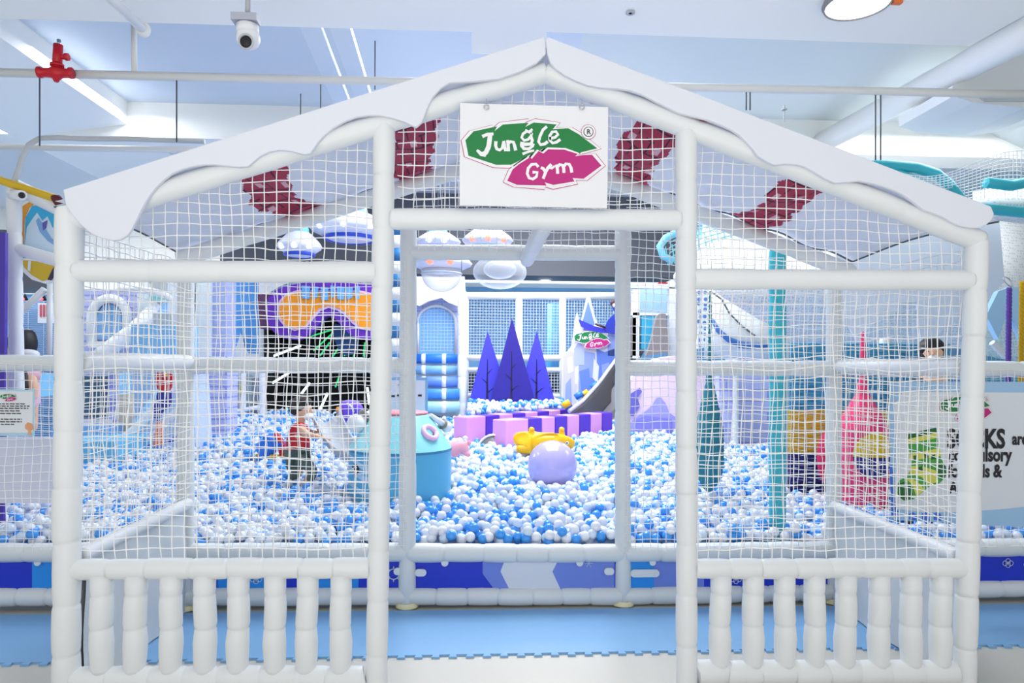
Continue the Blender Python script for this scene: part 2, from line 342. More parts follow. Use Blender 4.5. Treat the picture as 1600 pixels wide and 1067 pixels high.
# ---- roof: fascia boards in the shape of settled snow ----
LB = [(98, 296), (850, 57), (852, 62), (853, 84), (839, 98), (812, 112), (780, 123), (740, 127), (702, 129), (688, 138), (676, 152), (668, 168), (663, 182), (659, 191), (650, 199), (632, 190), (612, 184), (592, 180), (575, 180), (555, 183), (537, 190), (520, 200), (507, 211), (497, 222), (490, 232), (484, 240), (474, 241), (455, 236), (436, 234), (420, 237), (406, 244), (395, 253), (387, 260), (372, 261), (352, 259), (335, 257), (319, 257), (300, 260), (284, 264), (268, 271), (255, 281), (243, 293), (233, 306), (225, 319), (219, 330), (214, 341), (206, 357), (198, 368), (188, 374), (176, 376), (163, 373), (150, 369), (137, 361), (125, 350), (113, 337), (102, 320)]
RB = [(1549, 322), (1554, 334), (1550, 344), (1541, 352), (1530, 356), (1515, 356), (1500, 353), (1487, 347), (1474, 339), (1460, 333), (1444, 328), (1430, 317), (1417, 307), (1400, 298), (1380, 291), (1362, 286), (1342, 283), (1322, 285), (1305, 286), (1290, 279), (1275, 270), (1260, 261), (1245, 257), (1228, 256), (1211, 258), (1198, 252), (1185, 244), (1176, 232), (1166, 221), (1156, 211), (1144, 203), (1125, 194), (1106, 187), (1084, 182), (1060, 176), (1040, 166), (1022, 157), (1003, 147), (985, 141), (963, 138), (940, 137), (918, 133), (900, 126), (882, 117), (868, 107), (860, 98), (855, 84), (853, 62), (856, 57)]
for pts in (LB, RB):
    pp = [P(x, y, YF - 0.075) for x, y in pts]
    o = MB().prism(pp, (0, 0.025, 0)).build('snow_fascia', SNOW, H)
    fixn(o); bv = o.modifiers.new('bevel', 'BEVEL'); bv.width = 0.006; bv.segments = 2; bv.limit_method = 'ANGLE'
    for p_ in o.data.polygons: p_.use_smooth = False
# roof skins: printed cloth that lets some light through
def fabric(name, hx):
    if name in MATS: return MATS[name]
    m = bpy.data.materials.new(name); m.use_nodes = True; nt = m.node_tree; b = nt.nodes['Principled BSDF']; b.inputs['Base Color'].default_value = lin(hx); b.inputs['Roughness'].default_value = .6
    t_ = nt.nodes.new('ShaderNodeBsdfTranslucent'); t_.inputs['Color'].default_value = lin(hx); mx = nt.nodes.new('ShaderNodeMixShader'); mx.inputs['Fac'].default_value = .45
    n_ = nt.nodes.new('ShaderNodeTexNoise'); n_.inputs['Scale'].default_value = 5; bp = nt.nodes.new('ShaderNodeBump'); bp.inputs['Strength'].default_value = .5; bp.inputs['Distance'].default_value = .12
    nt.links.new(n_.outputs['Fac'], bp.inputs['Height']); nt.links.new(bp.outputs['Normal'], b.inputs['Normal'])
    nt.links.new(b.outputs[0], mx.inputs[1]); nt.links.new(t_.outputs[0], mx.inputs[2]); nt.links.new(mx.outputs[0], nt.nodes['Material Output'].inputs['Surface']); MATS[name] = m; return m
def jag(s0, s1, n=9, seed=1):
    rr = random.Random(seed); A = []; B = []
    for i in range(n * 2 + 1):
        t = i / (n * 2); zig = 0.013 if i % 2 else 0
        A.append((s0 + zig * (0.4 + rr.random()) + 0.02 * math.sin(t * 6 + seed), t)); B.append((s1 - zig * (0.4 + rr.random()) + 0.02 * math.sin(t * 6 + seed), t))
    return A + B[::-1]
for eave, strips, sd in ((P(96, 322, YF), ((0.25, 0.365), (0.585, 0.705)), 3), (P(1548, 345, YF), ((0.235, 0.35), (0.60, 0.72)), 8)):
    apex = P(853, 88, YF); polys = [jag(a0, b0, 7, sd + i) for i, (a0, b0) in enumerate(strips)]
    NS, NT = 260, 56; vs = []; fs = []; ms = []
    def rp(s_, t_):
        p = apex.lerp(eave, s_); y = YF - 0.05 + (YB - YF + 0.0) * t_
        sag = 0.05 * math.sin(math.pi * s_) * math.sin(math.pi * t_) + 0.02 * math.sin(s_ * 21 + sd) * math.sin(math.pi * t_) + 0.012 * math.sin(s_ * 40 + t_ * 5)
        return Vector((p.x, y, p.z - sag - 0.03 * max(0, s_ - 0.75) * t_ * 6 * math.sin(math.pi * s_)))
    for l in (0, 1):
        for i in range(NS + 1):
            for j in range(NT + 1):
                p = rp(i / NS, j / NT); vs.append((p.x, p.y, p.z + l * 0.02))
    M_ = MB()
    for l in (0, 1):
        for i in range(NS):
            for j in range(NT):
                s_, t_ = (i + 0.5) / NS, (j + 0.5) / NT; mi = 0
                if l == 0:
                    for k2, po in enumerate(polys):
                        if inpoly(s_, t_, po):
                            u_ = s_ * 2.45; v_ = t_ * 1.28; TS = 0.15; row = int(v_ / TS); uu = ((u_ + (row % 2) * TS / 2) % TS) / TS * .11; vv = (v_ % TS) / TS * .11
                            arc = 0.11 - 0.035 * math.sin(math.pi * uu / 0.11)
                            mi = 3 if (uu < 0.009 or vv > arc + 0.028 or vv < 0.008) else 1
                            if 0.03 < uu < 0.055 and 0.03 < vv < 0.09 and (row * 7 + int(u_ / TS) * 3) % 3 == 0: mi = 2
                o_ = l * (NS + 1) * (NT + 1) + i * (NT + 1) + j; f = (o_, o_ + 1, o_ + NT + 2, o_ + NT + 1); M_.f.append(f); M_.m.append(mi); M_.s.append(True)
    M_.v = vs; RP = M_.build('roof_panel', [fabric('roof_fabric', 'E8ECF6'), fabric('roof_tile_print', 'B03A54'), fabric('roof_tile_light', 'E0B8C4'), fabric('roof_tile_line', '5A1830')], H)
    sm = MB(); sm.path([rp(i / 60, 1.0) + V(0, 0.003, -0.006) for i in range(61)], 0.006, 6); sm.path([rp(1, i / 20) + V(0, 0, -0.006) for i in range(21)], 0.005, 6)
    sm.build('roof_seam', DARK, RP)
# front nets
def xz(Y): return lambda a_, b_: (a_, Y, b_)
def pp2(lst, Y): return [(P(x, y, Y).x, P(x, y, Y).z) for x, y in lst]
YN = YF + 0.035
net(MB(), pp2([(118, 890), (112, 350), (600, 190), (590, 890)], YN), xz(YN), seed=1).build('net', CORD, H)
net(MB(), pp2([(612, 342), (612, 188), (853, 118), (1062, 190), (1062, 342)], YN), xz(YN), seed=2).build('net', CORD, H)
net(MB(), pp2([(1082, 890), (1080, 200), (1520, 372), (1508, 890)], YN), xz(YN), seed=3).build('net', CORD, H)
for X, zz, sd, pe in ((P(108, 700, YF).x + 0.03, zl, 4, EL), (P(1518, 700, YF).x - 0.03, zr, 5, ER)):
    net(MB(), [(YF, zz), (YF, pe.z - 0.02), (YB, pe.z - 0.02), (YB, zz)], lambda a_, b_, X=X: (X, a_, b_), seed=sd, r=.0021).build('net', CORD, H)
# logo board
def logo(mb, o, R, U, s_, mi=(0, 1, 2, 3), text=True, lay=0.0012):
    """o = centre; s_ = metres per zoom pixel; mi = white, green, pink, ink"""
    R = Vector(R); U = Vector(U); N = R.cross(U); o = Vector(o)
    g = [(77, 592), (110, 555), (206, 532), (196, 552), (230, 524), (336, 514), (322, 532), (358, 512), (452, 518), (436, 538), (500, 532), (545, 556), (622, 612), (540, 634), (480, 612), (400, 618), (330, 652), (290, 676), (265, 688), (205, 690), (90, 655)]
    p = [(250, 755), (272, 708), (295, 688), (345, 655), (350, 664), (378, 630), (398, 640), (418, 622), (485, 622), (540, 638), (530, 648), (565, 642), (600, 640), (640, 684), (566, 740), (520, 738), (528, 752), (440, 768), (405, 758), (412, 771), (290, 771)]
    def tr(pts, k, lev, c):
        cx = sum(a_ for a_, _ in pts) / len(pts); cy = sum(b_ for _, b_ in pts) / len(pts)
        def grow(a_, b_):
            dx, dy = a_ - cx, b_ - cy; L_ = math.hypot(dx, dy) or 1; return a_ + dx / L_ * k, b_ + dy / L_ * k
        q = [grow(*t_) if k else t_ for t_ in pts]
        mb.prism([o + R * ((x - 360) * s_) - U * ((y - 642) * s_) + N * (lev * lay) for x, y in q][::-1], N * lay, c)
    tr(g, 19, 0, mi[2]); tr(p, 19, 0, mi[2]); tr(g, 16, 1, mi[0]); tr(p, 16, 1, mi[0]); tr(g, 0, 2, mi[1]); tr(p, 9, 3, mi[0]); tr(p, 0, 4, mi[2])
    if text:
        def stroke(l, w0, w1=None, lv=6):
            w1 = w1 or w0; q = [Vector((a, b)) for a, b in l]; vs = []; n_ = len(q)
            for i_, p_ in enumerate(q):
                d_ = (q[min(i_ + 1, n_ - 1)] - q[max(i_ - 1, 0)]).normalized(); n2 = Vector((-d_.y, d_.x)) * (w0 + (w1 - w0) * i_ / (n_ - 1)) / 2
                for e_ in (p_ + n2, p_ - n2): vs.append(o + R * ((e_.x - 360) * s_) - U * ((e_.y - 642) * s_) + N * (lev_ * lay))
            mb.add(vs, [(2 * k_, 2 * k_ + 1, 2 * k_ + 3, 2 * k_ + 2) for k_ in range(n_ - 1)], mi[0])
        lev_ = 5.0
        for l, w0, w1 in (([(146, 576), (168, 566), (192, 564)], 14, 12), ([(178, 566), (176, 590), (172, 618), (162, 640), (148, 652)], 19, 20), ([(160, 646), (142, 648), (124, 632)], 26, 10),
            ([(202, 594), (201, 612), (206, 626), (218, 630), (228, 622), (233, 598)], 14, 11), ([(234, 592), (238, 612), (242, 634)], 13, 12), ([(254, 634), (253, 612), (250, 588)], 14, 12), ([(252, 604), (262, 594), (274, 596), (279, 610), (284, 630)], 12, 14),
            ([(352, 540), (338, 552), (322, 546)], 10, 12), ([(350, 556), (330, 550), (314, 560), (308, 576), (318, 588), (334, 584), (346, 570), (350, 556)], 12, 11), ([(346, 570), (352, 588), (346, 602), (324, 604), (302, 600)], 13, 15), ([(306, 606), (318, 622), (338, 622), (354, 610), (358, 600)], 15, 10), ([(360, 628), (336, 634), (312, 644)], 9, 11),
            ([(412, 528), (396, 542), (384, 568), (378, 592), (386, 604), (404, 600), (416, 590)], 12, 13), ([(422, 578), (446, 572), (458, 560), (450, 548), (434, 550), (424, 566), (424, 584), (436, 596), (452, 592), (468, 580)], 12, 12),
            ([(378, 696), (368, 684), (350, 686), (336, 702), (332, 724), (340, 742), (356, 746), (370, 736), (374, 718), (354, 718)], 12, 12), ([(388, 698), (398, 702), (408, 716)], 12, 13), ([(432, 684), (418, 698), (408, 716), (398, 744)], 14, 12), ([(420, 696), (434, 700), (446, 690)], 12, 8),
            ([(458, 722), (457, 704), (452, 684)], 13, 12), ([(456, 696), (466, 684), (478, 686), (483, 700), (484, 718)], 12, 13), ([(482, 694), (492, 680), (506, 682), (513, 696), (517, 716)], 12, 13)):
            stroke(l, w0, w1); lev_ += 0.02
        c_ = o + R * ((585 - 360) * s_) - U * ((545 - 642) * s_)
        for rr, lev, c2 in ((31, 1, mi[2]), (29, 2, mi[0]), (21, 3, mi[3]), (18, 4, mi[0])):
            mb.prism([c_ + R * (math.cos(k_ * math.pi / 12) * rr * s_) + U * (math.sin(k_ * math.pi / 12) * rr * s_) + N * (lev * lay) for k_ in range(24)], N * lay, c2)
        mb.text('R', c_ - R * (8 * s_) - U * (10 * s_), R, U, 28 * s_, mi[3], 0.02, lay * 6)
YS = YF - 0.075
S = T('sign_board', 'white square board with green and magenta leaf logo hung under the gable peak', 'sign', P(834, 325, YS))
tl, br = P(719, 161, YS), P(949, 325, YS)
SB_ = MB().box((tl.x, YS, br.z), (br.x, YS + 0.012, tl.z))
SB = SB_.build('board', WHITE, S)
LM = [BACKW, GREEN, PINK, INK]
k = MB(); logo(k, P(834 + 0.4, 241, YS) + V(0, -0.0005, 0), (1, 0, 0), (0, 0, 1), (br.x - tl.x) / 613); k.build('logo', LM, SB)
for x in (760, 909):
    k = MB(); c_ = P(x, 168, YS); k.torus(c_ + V(0, -0.006, 0), 0.011, 0.003, (0, 1, 0), 16, 6); k.path([c_ + V(0, 0, 0.01), c_ + V(0, -0.01, 0.03), c_ + V(0, 0.05, 0.06)], 0.0018, 5); k.build('hanging_ring', CHROME, S)

# ---------------- fence of the ball pit ----------------
FN = T('pit_fence', 'white padded fence frame around the ball pit with blue printed skirt and netting', 'fence', V(0.3, YB, 0))
for (x, yt, yb, r) in ((290, 398, 945, 0.052), (638, 352, 945, 0.056), (973, 352, 945, 0.052), (1303, 430, 945, 0.05)):
    t_ = P(x, yt, YB); t_.z = P(x, yt, YB).z; g_ = P(x - (2 if x == 638 else 0), yb, YB); g_.z = 0.02
    po_ = MB().pad(t_, g_, r, 0.3, g=0.95).build('post', WPAD2, FN)
    MB().lathe((g_.x, g_.y, 0.012), [(0.075, 0), (0.075, 0.012), (0.062, 0.03)], 20).build('post_foot', mat('foot_cream', 'E8E2B8', 0.5), po_)
rail((640, 394), (985, 396), YB, 0.052, 0.35, FN, WPAD2, g=0.96)
for a_, b_ in (((-80, 566), (290, 570)), ((290, 570), (638, 571)), ((973, 575), (1303, 576)), ((1303, 575), (1860, 578))):
    rail(a_, b_, YB, 0.052, 0.3, FN, WPAD2)
rail((-80, 863), (638, 863), YB, 0.06, 0.25, FN, WPAD2); rail((638, 863), (973, 864), YB, 0.06, 0.25, FN, WPAD2); rail((973, 864), (1860, 851), YB, 0.06, 0.25, FN, WPAD2)
rail((-80, 932), (638, 931), YB, 0.058, 0.2, FN, WPAD2, g=0.84); rail((638, 931), (973, 931), YB, 0.058, 0.2, FN, WPAD2, g=0.84); rail((973, 931), (1860, 914), YB, 0.058, 0.2, FN, WPAD2, g=0.84)
k = MB(); YP = YB - 0.01
def pq(pts, mi, th=0.0015, lift=0): k.px(pts, YP - 0.002 - lift, th, mi)
k.px([(-80, 866), (1860, 853), (1860, 915), (-80, 931)], YP, 0.015, 0)
for x0, x1, mi in ((-80, 50, 0), (50, 120, 1), (120, 290, 0), (340, 420, 1), (470, 560, 1), (985, 1022, 1), (1022, 1100, 2), (1100, 1290, 0), (1300, 1420, 1)):
    pq([(x0, 868), (x1, 868), (x1, 929), (x0, 929)], mi, 0.0015)
pq([(648, 872), (753, 872), (753, 925), (648, 925)], 0); pq([(754, 872), (798, 872), (785, 893), (806, 925), (754, 925)], 3); pq([(754, 896), (776, 926), (754, 926)], 0, lift=.001)
pq([(790, 872), (874, 872), (863, 893), (878, 925), (798, 925), (782, 893)], 4, lift=.002); pq([(874, 872), (960, 872), (960, 925), (878, 925), (863, 893)], 3, lift=.001)
def ring(cx, cy, r_, mi=4):
    c_ = P(cx, cy, YP - 0.004); k.torus(c_, r_, 0.0035, (0, 1, 0), 18, 4, mi)
ring(615, 897, .034); 
for i in range(8): a_ = i * math.pi / 4; c_ = P(615, 897, YP - 0.004); k.path([c_ + V(math.cos(a_), 0, math.sin(a_)) * .036, c_ + V(math.cos(a_), 0, math.sin(a_)) * .05], .004, 4, 4)
for i in range(6): a_ = i * math.pi / 3; c_ = P(920, 880, YP - 0.004); k.path([c_, c_ + V(math.cos(a_), 0, math.sin(a_)) * .03], .002, 4, 4)
for cx, cy in ((1575, 880), (1608, 882), (1590, 915), (1590, 862), (1480, 880), (1200, 885), (1150, 905), (470, 900), (400, 905)):
    for dx, dz in ((-.02, 0), (.0, .015), (.02, 0), (0, -.012)):
        c_ = P(cx, cy, YP - 0.004) + V(dx, 0, dz); k.torus(c_, .017, .0022, (0, 1, 0), 14, 4, 4)
SKT = k.build('printed_skirt', [NAVY, SKY, PERI, PERI, mat('skirt_white', 'D8DEEA', .45)], FN)
# velcro straps holding the skirt
for x, y, w_, h_ in ((695, 877, 11, 16), (906, 877, 11, 16), (1020, 877, 10, 14), (657, 895, 18, 11), (952, 893, 16, 11), (1008, 896, 46, 12), (58, 876, 10, 16), (622, 893, 14, 11)):
    c_ = P(x, y, YB - 0.03); a_ = w_ / 237 / 2; b_ = h_ / 237 / 2; n_ = 6; po = []
    rr = min(a_, b_)
    for (sx, sz, st) in ((1, 1, 0), (-1, 1, 90), (-1, -1, 180), (1, -1, 270)):
        for i in range(n_ + 1):
            an = math.radians(st + 90 * i / n_); po.append(c_ + V(sx * (a_ - rr) + rr * math.cos(an), 0, sz * (b_ - rr) + rr * math.sin(an)))
    fixn(MB().prism(po, (0, 0.012, 0)).build('strap', mat('strap_white', 'DDE4EA', .5), SKT))
# nets of the fence
YN2 = YB - 0.055
def fnet(px_, sd, Y=YN2): net(MB(), pp2(px_, Y), xz(Y), seed=sd, r=0.0022).build('net', CORD, FN)
fnet([(300, 866), (300, 420), (640, 405), (640, 866)], 11); fnet([(973, 866), (973, 300), (1060, 320), (1303, 440), (1303, 866)], 12)
fnet([(640, 396), (640, 300), (821, 232), (973, 300), (973, 396)], 13); fnet([(-70, 866), (-70, 570), (284, 570), (284, 866)], 14); fnet([(1303, 866), (1303, 576), (1680, 576), (1680, 866)], 15)
# ---------------- ball pit ----------------
BW = mat('white_ball', 'E4EAF4', 0.28, coat=0.3); BB = mat('blue_ball', '3C9BF0', 0.25, coat=0.3); BC = mat('pearl_ball', 'D3E3F6', 0.2, coat=0.3)
def surf(x, y):
    z = 0.41 + 0.04 * (y - 4.55) + 0.035 * noise.noise(Vector((x * 1.3, y * 1.3, 0))) + 0.02 * noise.noise(Vector((x * 4, y * 4, 3)))
    return z
W0a, W0b = P(730, 652, 8.75), P(893, 639, 10.5)      # rear striped wall (front edge)
W1a, W1b = P(791, 657, 8.3), P(958, 644.5, 9.8)
def raised(x, y):
    t = (x - W0a.x) / (W0b.x - W0a.x)
    if t < -0.0 or t > 1.0: return False
    return y > W0a.y + (W0b.y - W0a.y) * t + 0.3 and y < 11.9
TK = P(626, 700, 5.9)                                # tank axis
def foot(a_, b_, th, m_=.035):
    d_ = (Vector((b_.x, b_.y)) - Vector((a_.x, a_.y))).normalized(); n_ = Vector((-d_.y, d_.x)); p = Vector((a_.x, a_.y)) - d_ * m_ - n_ * m_; q = Vector((b_.x, b_.y)) + d_ * m_ - n_ * m_; e = n_ * (th + 2 * m_)
    return [tuple(p), tuple(q), tuple(q + e), tuple(p + e)]
FOOT = [foot(W0a, W0b, .24), foot(W1a, W1b, .24), foot(P(1215, 700, 4.73), P(1215.5, 700, 4.83), .01, .06)]
MB().box((-9, YB + 0.12, 0.0), (12, 12.3, 0.24)).build('floor', mat('pit_base', 'B8D4F4', 0.7), kind='structure')
def ico(sub):
    bm = bmesh.new(); bmesh.ops.create_icosphere(bm, subdivisions=sub, radius=1.0)
    v = [x.co.copy() for x in bm.verts]; f = [[y.index for y in x.verts] for x in bm.faces]; bm.free(); return v, f
RB_ = 0.036
pts = []
rnd = random.Random(11); y = YB + 0.15; row = 0
while y < 11.9:
    sp = 0.064 if y < 9 else 0.07
    xl = P(-10, 700, y).x; xr = P(1720, 700, y).x
    xl = max(xl, P(120, 700, y).x if y > 6.3 else xl)
    x = xl + (row % 2) * sp / 2
    while x < xr:
        X = x + rnd.uniform(-.017, .017); Y = y + rnd.uniform(-.017, .017); x += sp
        if (X - TK.x) ** 2 + (Y - TK.y) ** 2 < 0.44 ** 2: continue
        if any(inpoly(X, Y, f_) for f_ in FOOT): continue
        ppx = proj((X, Y, 0.5))[0]
        if y > 5.68 and ppx > 1228: continue
        if y > 8.6 and ppx > 1130: continue
        if y > 9.3 and ppx < 330: continue
        if raised(X, Y):
            Z = 0.93 + rnd.uniform(-.02, .03)
        else: Z = surf(X, Y) + rnd.uniform(-.022, .022)
        pts.append((X, Y, Z))
        if rnd.random() < 0.28: pts.append((X + rnd.uniform(-.03, .03), Y + rnd.uniform(-.03, .03), Z + 0.048))
    y += sp * 0.87; row += 1
def colour(p):
    n_ = noise.noise(Vector((p[0] * 2.2, p[1] * 2.2, 5))) * 0.35
    r_ = rnd.random() + n_ * 0.6
    return 1 if r_ < 0.29 else (2 if r_ < 0.47 else 0)
cols = [colour(p) for p in pts]
# the balls that show largest are things of their own
def open_view(p):
    x, y = proj(p)
    return (5 < x < 82 and y < 848) or (322 < x < 572) or (655 < x < 957) or (990 < x < 1052) or (1092 < x < 1198) or (1234 < x < 1288 and y > 800)
order = sorted((i for i, p in enumerate(pts) if open_view(p)), key=lambda i: pts[i][1] - 0.9 * pts[i][2])
# a ball wholly under its neighbours is skipped
own = []
for i in order:
    if len(own) >= 300: break
    p = pts[i]
    if sum(1 for j in order[:900] if j != i and abs(pts[j][0] - p[0]) < .05 and -0.06 < pts[j][1] - p[1] < .03 and pts[j][2] - p[2] > .03) > 1: continue
    own.append(i)
owns = set(own)
kinds = [('white_ball', BW, 'glossy white plastic ball among the nearest rows of the ball pit', 'white balls in the front rows'),
         ('blue_ball', BB, 'glossy bright blue plastic ball among the nearest rows of the ball pit', 'blue balls in the front rows'),
         ('pearl_ball', BC, 'pale icy blue plastic ball among the nearest rows of the ball pit', 'pale blue balls in the front rows')]
v3, f3 = ico(3); protos = []
for nm, mt_, lb, gr in kinds:
    me = bpy.data.meshes.new('ball'); me.from_pydata([tuple(a * RB_) for a in v3], [], f3); me.materials.append(mt_)
    me.polygons.foreach_set('use_smooth', [True] * len(f3)); protos.append(me)
for i in own:
    nm, mt_, lb, gr = kinds[cols[i]]; o = bpy.data.objects.new('pit_ball', protos[cols[i]]); COL.objects.link(o); o.location = pts[i]; tag(o, lb, 'ball', gr)
import numpy as np
def many(sel, sub, name, label, r_):
    v, f = ico(sub); v = np.array([tuple(a) for a in v]); f = np.array(f); n = len(sel); P_ = np.array([pts[i] for i in sel])
    VV = (v[None] * r_ + P_[:, None]).reshape(-1, 3); FF = (f[None] + (np.arange(n) * len(v))[:, None, None]).reshape(-1, 3)
    me = bpy.data.meshes.new(name); me.vertices.add(len(VV)); me.vertices.foreach_set('co', VV.ravel()); me.loops.add(FF.size); me.loops.foreach_set('vertex_index', FF.ravel().astype(np.int32))
    me.polygons.add(len(FF)); me.polygons.foreach_set('loop_start', (np.arange(len(FF)) * 3).astype(np.int32)); me.polygons.foreach_set('loop_total', np.full(len(FF), 3, np.int32))
    for q in (BW, BB, BC): me.materials.append(q)
    me.polygons.foreach_set('material_index', np.repeat(np.array([cols[i] for i in sel]), len(f)).astype(np.int32)); me.polygons.foreach_set('use_smooth', np.ones(len(FF), bool)); me.update(); me.validate()
    o = bpy.data.objects.new(name, me); COL.objects.link(o); tag(o, label, 'balls', kind='stuff'); return o
rest = [i for i in range(len(pts)) if i not in owns]
near = [i for i in rest if pts[i][1] < 6.6]
mid = [i for i in rest if pts[i][1] >= 6.6]
many(near, 3, 'pit_balls', 'sea of white and blue plastic balls filling the front half of the pit', RB_)
many(mid, 2, 'pit_balls', 'white and blue plastic balls filling the far half of the pit up to the purple trees', 0.037)
print('balls', len(pts), len(near), len(mid))

# ---------------- things standing in the pit ----------------
# striped walls
PK = mat('pink_foam', 'F0A8E4', 0.45); PU = mat('violet_foam', '5A34C8', 0.45)
def wall(a_, b_, n_, label, th, z0=0.3, z1=0.915, first=1.7, px0=None):
    t = T('striped_foam_wall', label, 'foam wall', V((a_.x + b_.x) / 2, (a_.y + b_.y) / 2, z0), 'striped foam walls'); dd = Vector((b_.x - a_.x, b_.y - a_.y, 0)); cuts = [0]
    tot = first + (n_ - 1)
    for i in range(n_): cuts.append(cuts[-1] + (first if i == 0 else 1) / tot)
    for i in range(n_):
        p = a_ + dd * cuts[i]; q = a_ + dd * (cuts[i + 1] - 0.004)
        o = MB().slab(p, q, z0, z1, th).build('foam_block', PK if i % 2 == 0 else PU, t)
        bv = o.modifiers.new('b', 'BEVEL'); bv.width = 0.012; bv.segments = 2
    del t['group']; return t
wall(W0a, W0b, 8, 'rear pink and violet striped foam wall, in front of the purple trees', 0.24, first=1.3)
wall(W1a, W1b, 8, 'nearer pink and violet striped foam wall, right behind the yellow rocker', 0.24, first=1.6)
# grey half disc tunnel mouth between the walls
k = MB(); c_ = P(772, 693, 8.45); c_.z = 0.52
k.lathe(c_, [(0.001, 0.0), (0.2, 0.0), (0.2, 0.06), (0.001, 0.06)], 28, 0, (0, 1, 0)); k.torus(c_ + V(0, -0.0, 0), 0.205, 0.014, (0, 1, 0), 30, 8, 1)
k.build('slide_end', [GREY, WHITE], None, 'grey rounded slide lip with white rim poking out between the striped walls', 'slide end')
# trees
TD, TM = mat('tree_indigo', '2E2298', 0.5), mat('tree_violet_blue', '4844D8', 0.5)
def tree(apx, bl, br_, Y, m_, label):
    t = T('foam_tree', label, 'tree', V(P(apx[0], 640, Y).x, Y + .03, 0.8), 'purple cutout trees'); del t['group']
    k = MB(); z0 = 0.85; A = P(apx[0], apx[1], Y); L_ = P(*bl, Y); R2 = P(*br_, Y)
    def dn(p):
        u = (A.z - z0) / (A.z - p.z); return A.lerp(p, u)
    k.prism([A, dn(R2), dn(L_)], (0, 0.07, 0)); fixn(k.build('crown', m_, t))
    k = MB(); w = 0.022; top = A.z - (A.z - z0) * 0.36
    k.prism([(A.x - .006, Y - .004, top), (A.x + .006, Y - .004, top), (A.x + w, Y - .004, z0), (A.x - w, Y - .004, z0)], (0, .0035, 0))
    H_ = A.z - z0
    for fz_, sd in ((0.52, 1), (0.64, -1), (0.76, 1), (0.9, -1)):
        z = A.z - H_ * fz_; l_ = 0.055 + 0.16 * (fz_ - 0.3)
        pl_ = [(A.x, z - .03), (A.x + sd * l_ * .5, z + .02), (A.x + sd * l_, z + .055), (A.x + sd * l_ * .5, z + .0), (A.x, z - .055)]
        if sd < 0: pl_ = pl_[::-1]
        k.prism([(a1, Y - .004, b1) for a1, b1 in pl_], (0, .0035, 0))
    fixn(k.build('trunk', mat('trunk_ink', '16124A', .5), t))
tree((762, 517), (732, 631), (799, 631), 11.35, TM, 'shorter violet blue cone tree left of the tall indigo one')
tree((839, 517), (806, 631), (868, 631), 11.4, TM, 'shorter violet blue cone tree right of the tall indigo one')
tree((800, 497), (766, 630), (837, 629), 11.15, TD, 'tallest darkest indigo cone tree in the middle of the three')
# lavender ball
c_ = P(863, 727, 6.3)
MB().ball(c_, 39 / F * 6.3, 0, 40, 28).build('exercise_ball', mat('lavender_gloss', 'BEB4F0', 0.22, coat=0.5), None, 'big shiny lavender ball resting on the small balls in front of the yellow rocker', 'ball')
# yellow rocker
Y = 7.75; t = T('animal_rocker', 'yellow rubber animal rocker with two raised handles behind the lavender ball', 'rocker', V(P(850, 708, Y).x, Y, 0.5))
def pts3(l, Y): return [P(x, y, Y + dy) for x, y, dy in l]
vs = pts3([(850, 691, 0), (825, 690, 0), (800, 682, 0), (875, 690, 0), (895, 691, 0), (868, 682, -.08), (819, 682, -.08), (822, 703, -.1), (806, 700, -.1), (886, 702, 0)], Y)
sk = skin(vs, [(0, 1), (1, 2), (0, 3), (3, 4), (3, 5), (1, 6), (1, 7), (7, 8), (4, 9)], [.095, .10, .06, .09, .075, .045, .05, .06, .03, .05])
MB().add(sk[0], sk[1], 0, True).build('body', YEL, t)
for x, dy in ((831, 0), (878, 0)):
    pa = pts3([(x - 1, 690, -.02), (x, 677, -.02), (x - 1, 669, -.02), (x + 3, 672, -.05)], Y); sk = skin(pa, [(0, 1), (1, 2), (2, 3)], [.04, .03, .035, .02]); MB().add(sk[0], sk[1], 0, True).build('handle', YEL, t)
ey = MB().ball(P(886, 692, Y - .1), (.02, .008, .02)).build('eye', WHITE, t); MB().ball(P(886, 692, Y - .109), (.009, .004, .009)).build('pupil', BLACK, ey)
# pink piglet
Y = 6.9; t = T('piglet_toy', 'small pink rubber piglet toy lying in the balls beside the blue tank', 'toy', V(P(716, 715, Y).x, Y, 0.45))
vs = pts3([(712, 701, 0), (700, 702, 0), (722, 697, 0), (731, 695, 0), (728, 708, -.03), (735, 713, -.04), (706, 714, -.03), (702, 715, .03)], Y)
sk = skin(vs, [(0, 1), (0, 2), (2, 3), (2, 4), (4, 5), (0, 6), (1, 7)], [.065, .06, .06, .045, .03, .02, .035, .03])
PKR = mat('pink_rubber', 'F8A8B8', 0.4); MB().add(sk[0], sk[1], 0, True).build('body', PKR, t)
for x in (726, 733): MB().ball(P(x, 692 - (x < 730) * 1, Y - .02), (.02, .012, .026)).build('ear', PKR, t)
MB().torus(P(711, 708, Y - .06), .011, .002, (0, 1, 0), 14, 5).build('printed_mark', BLACK, t)
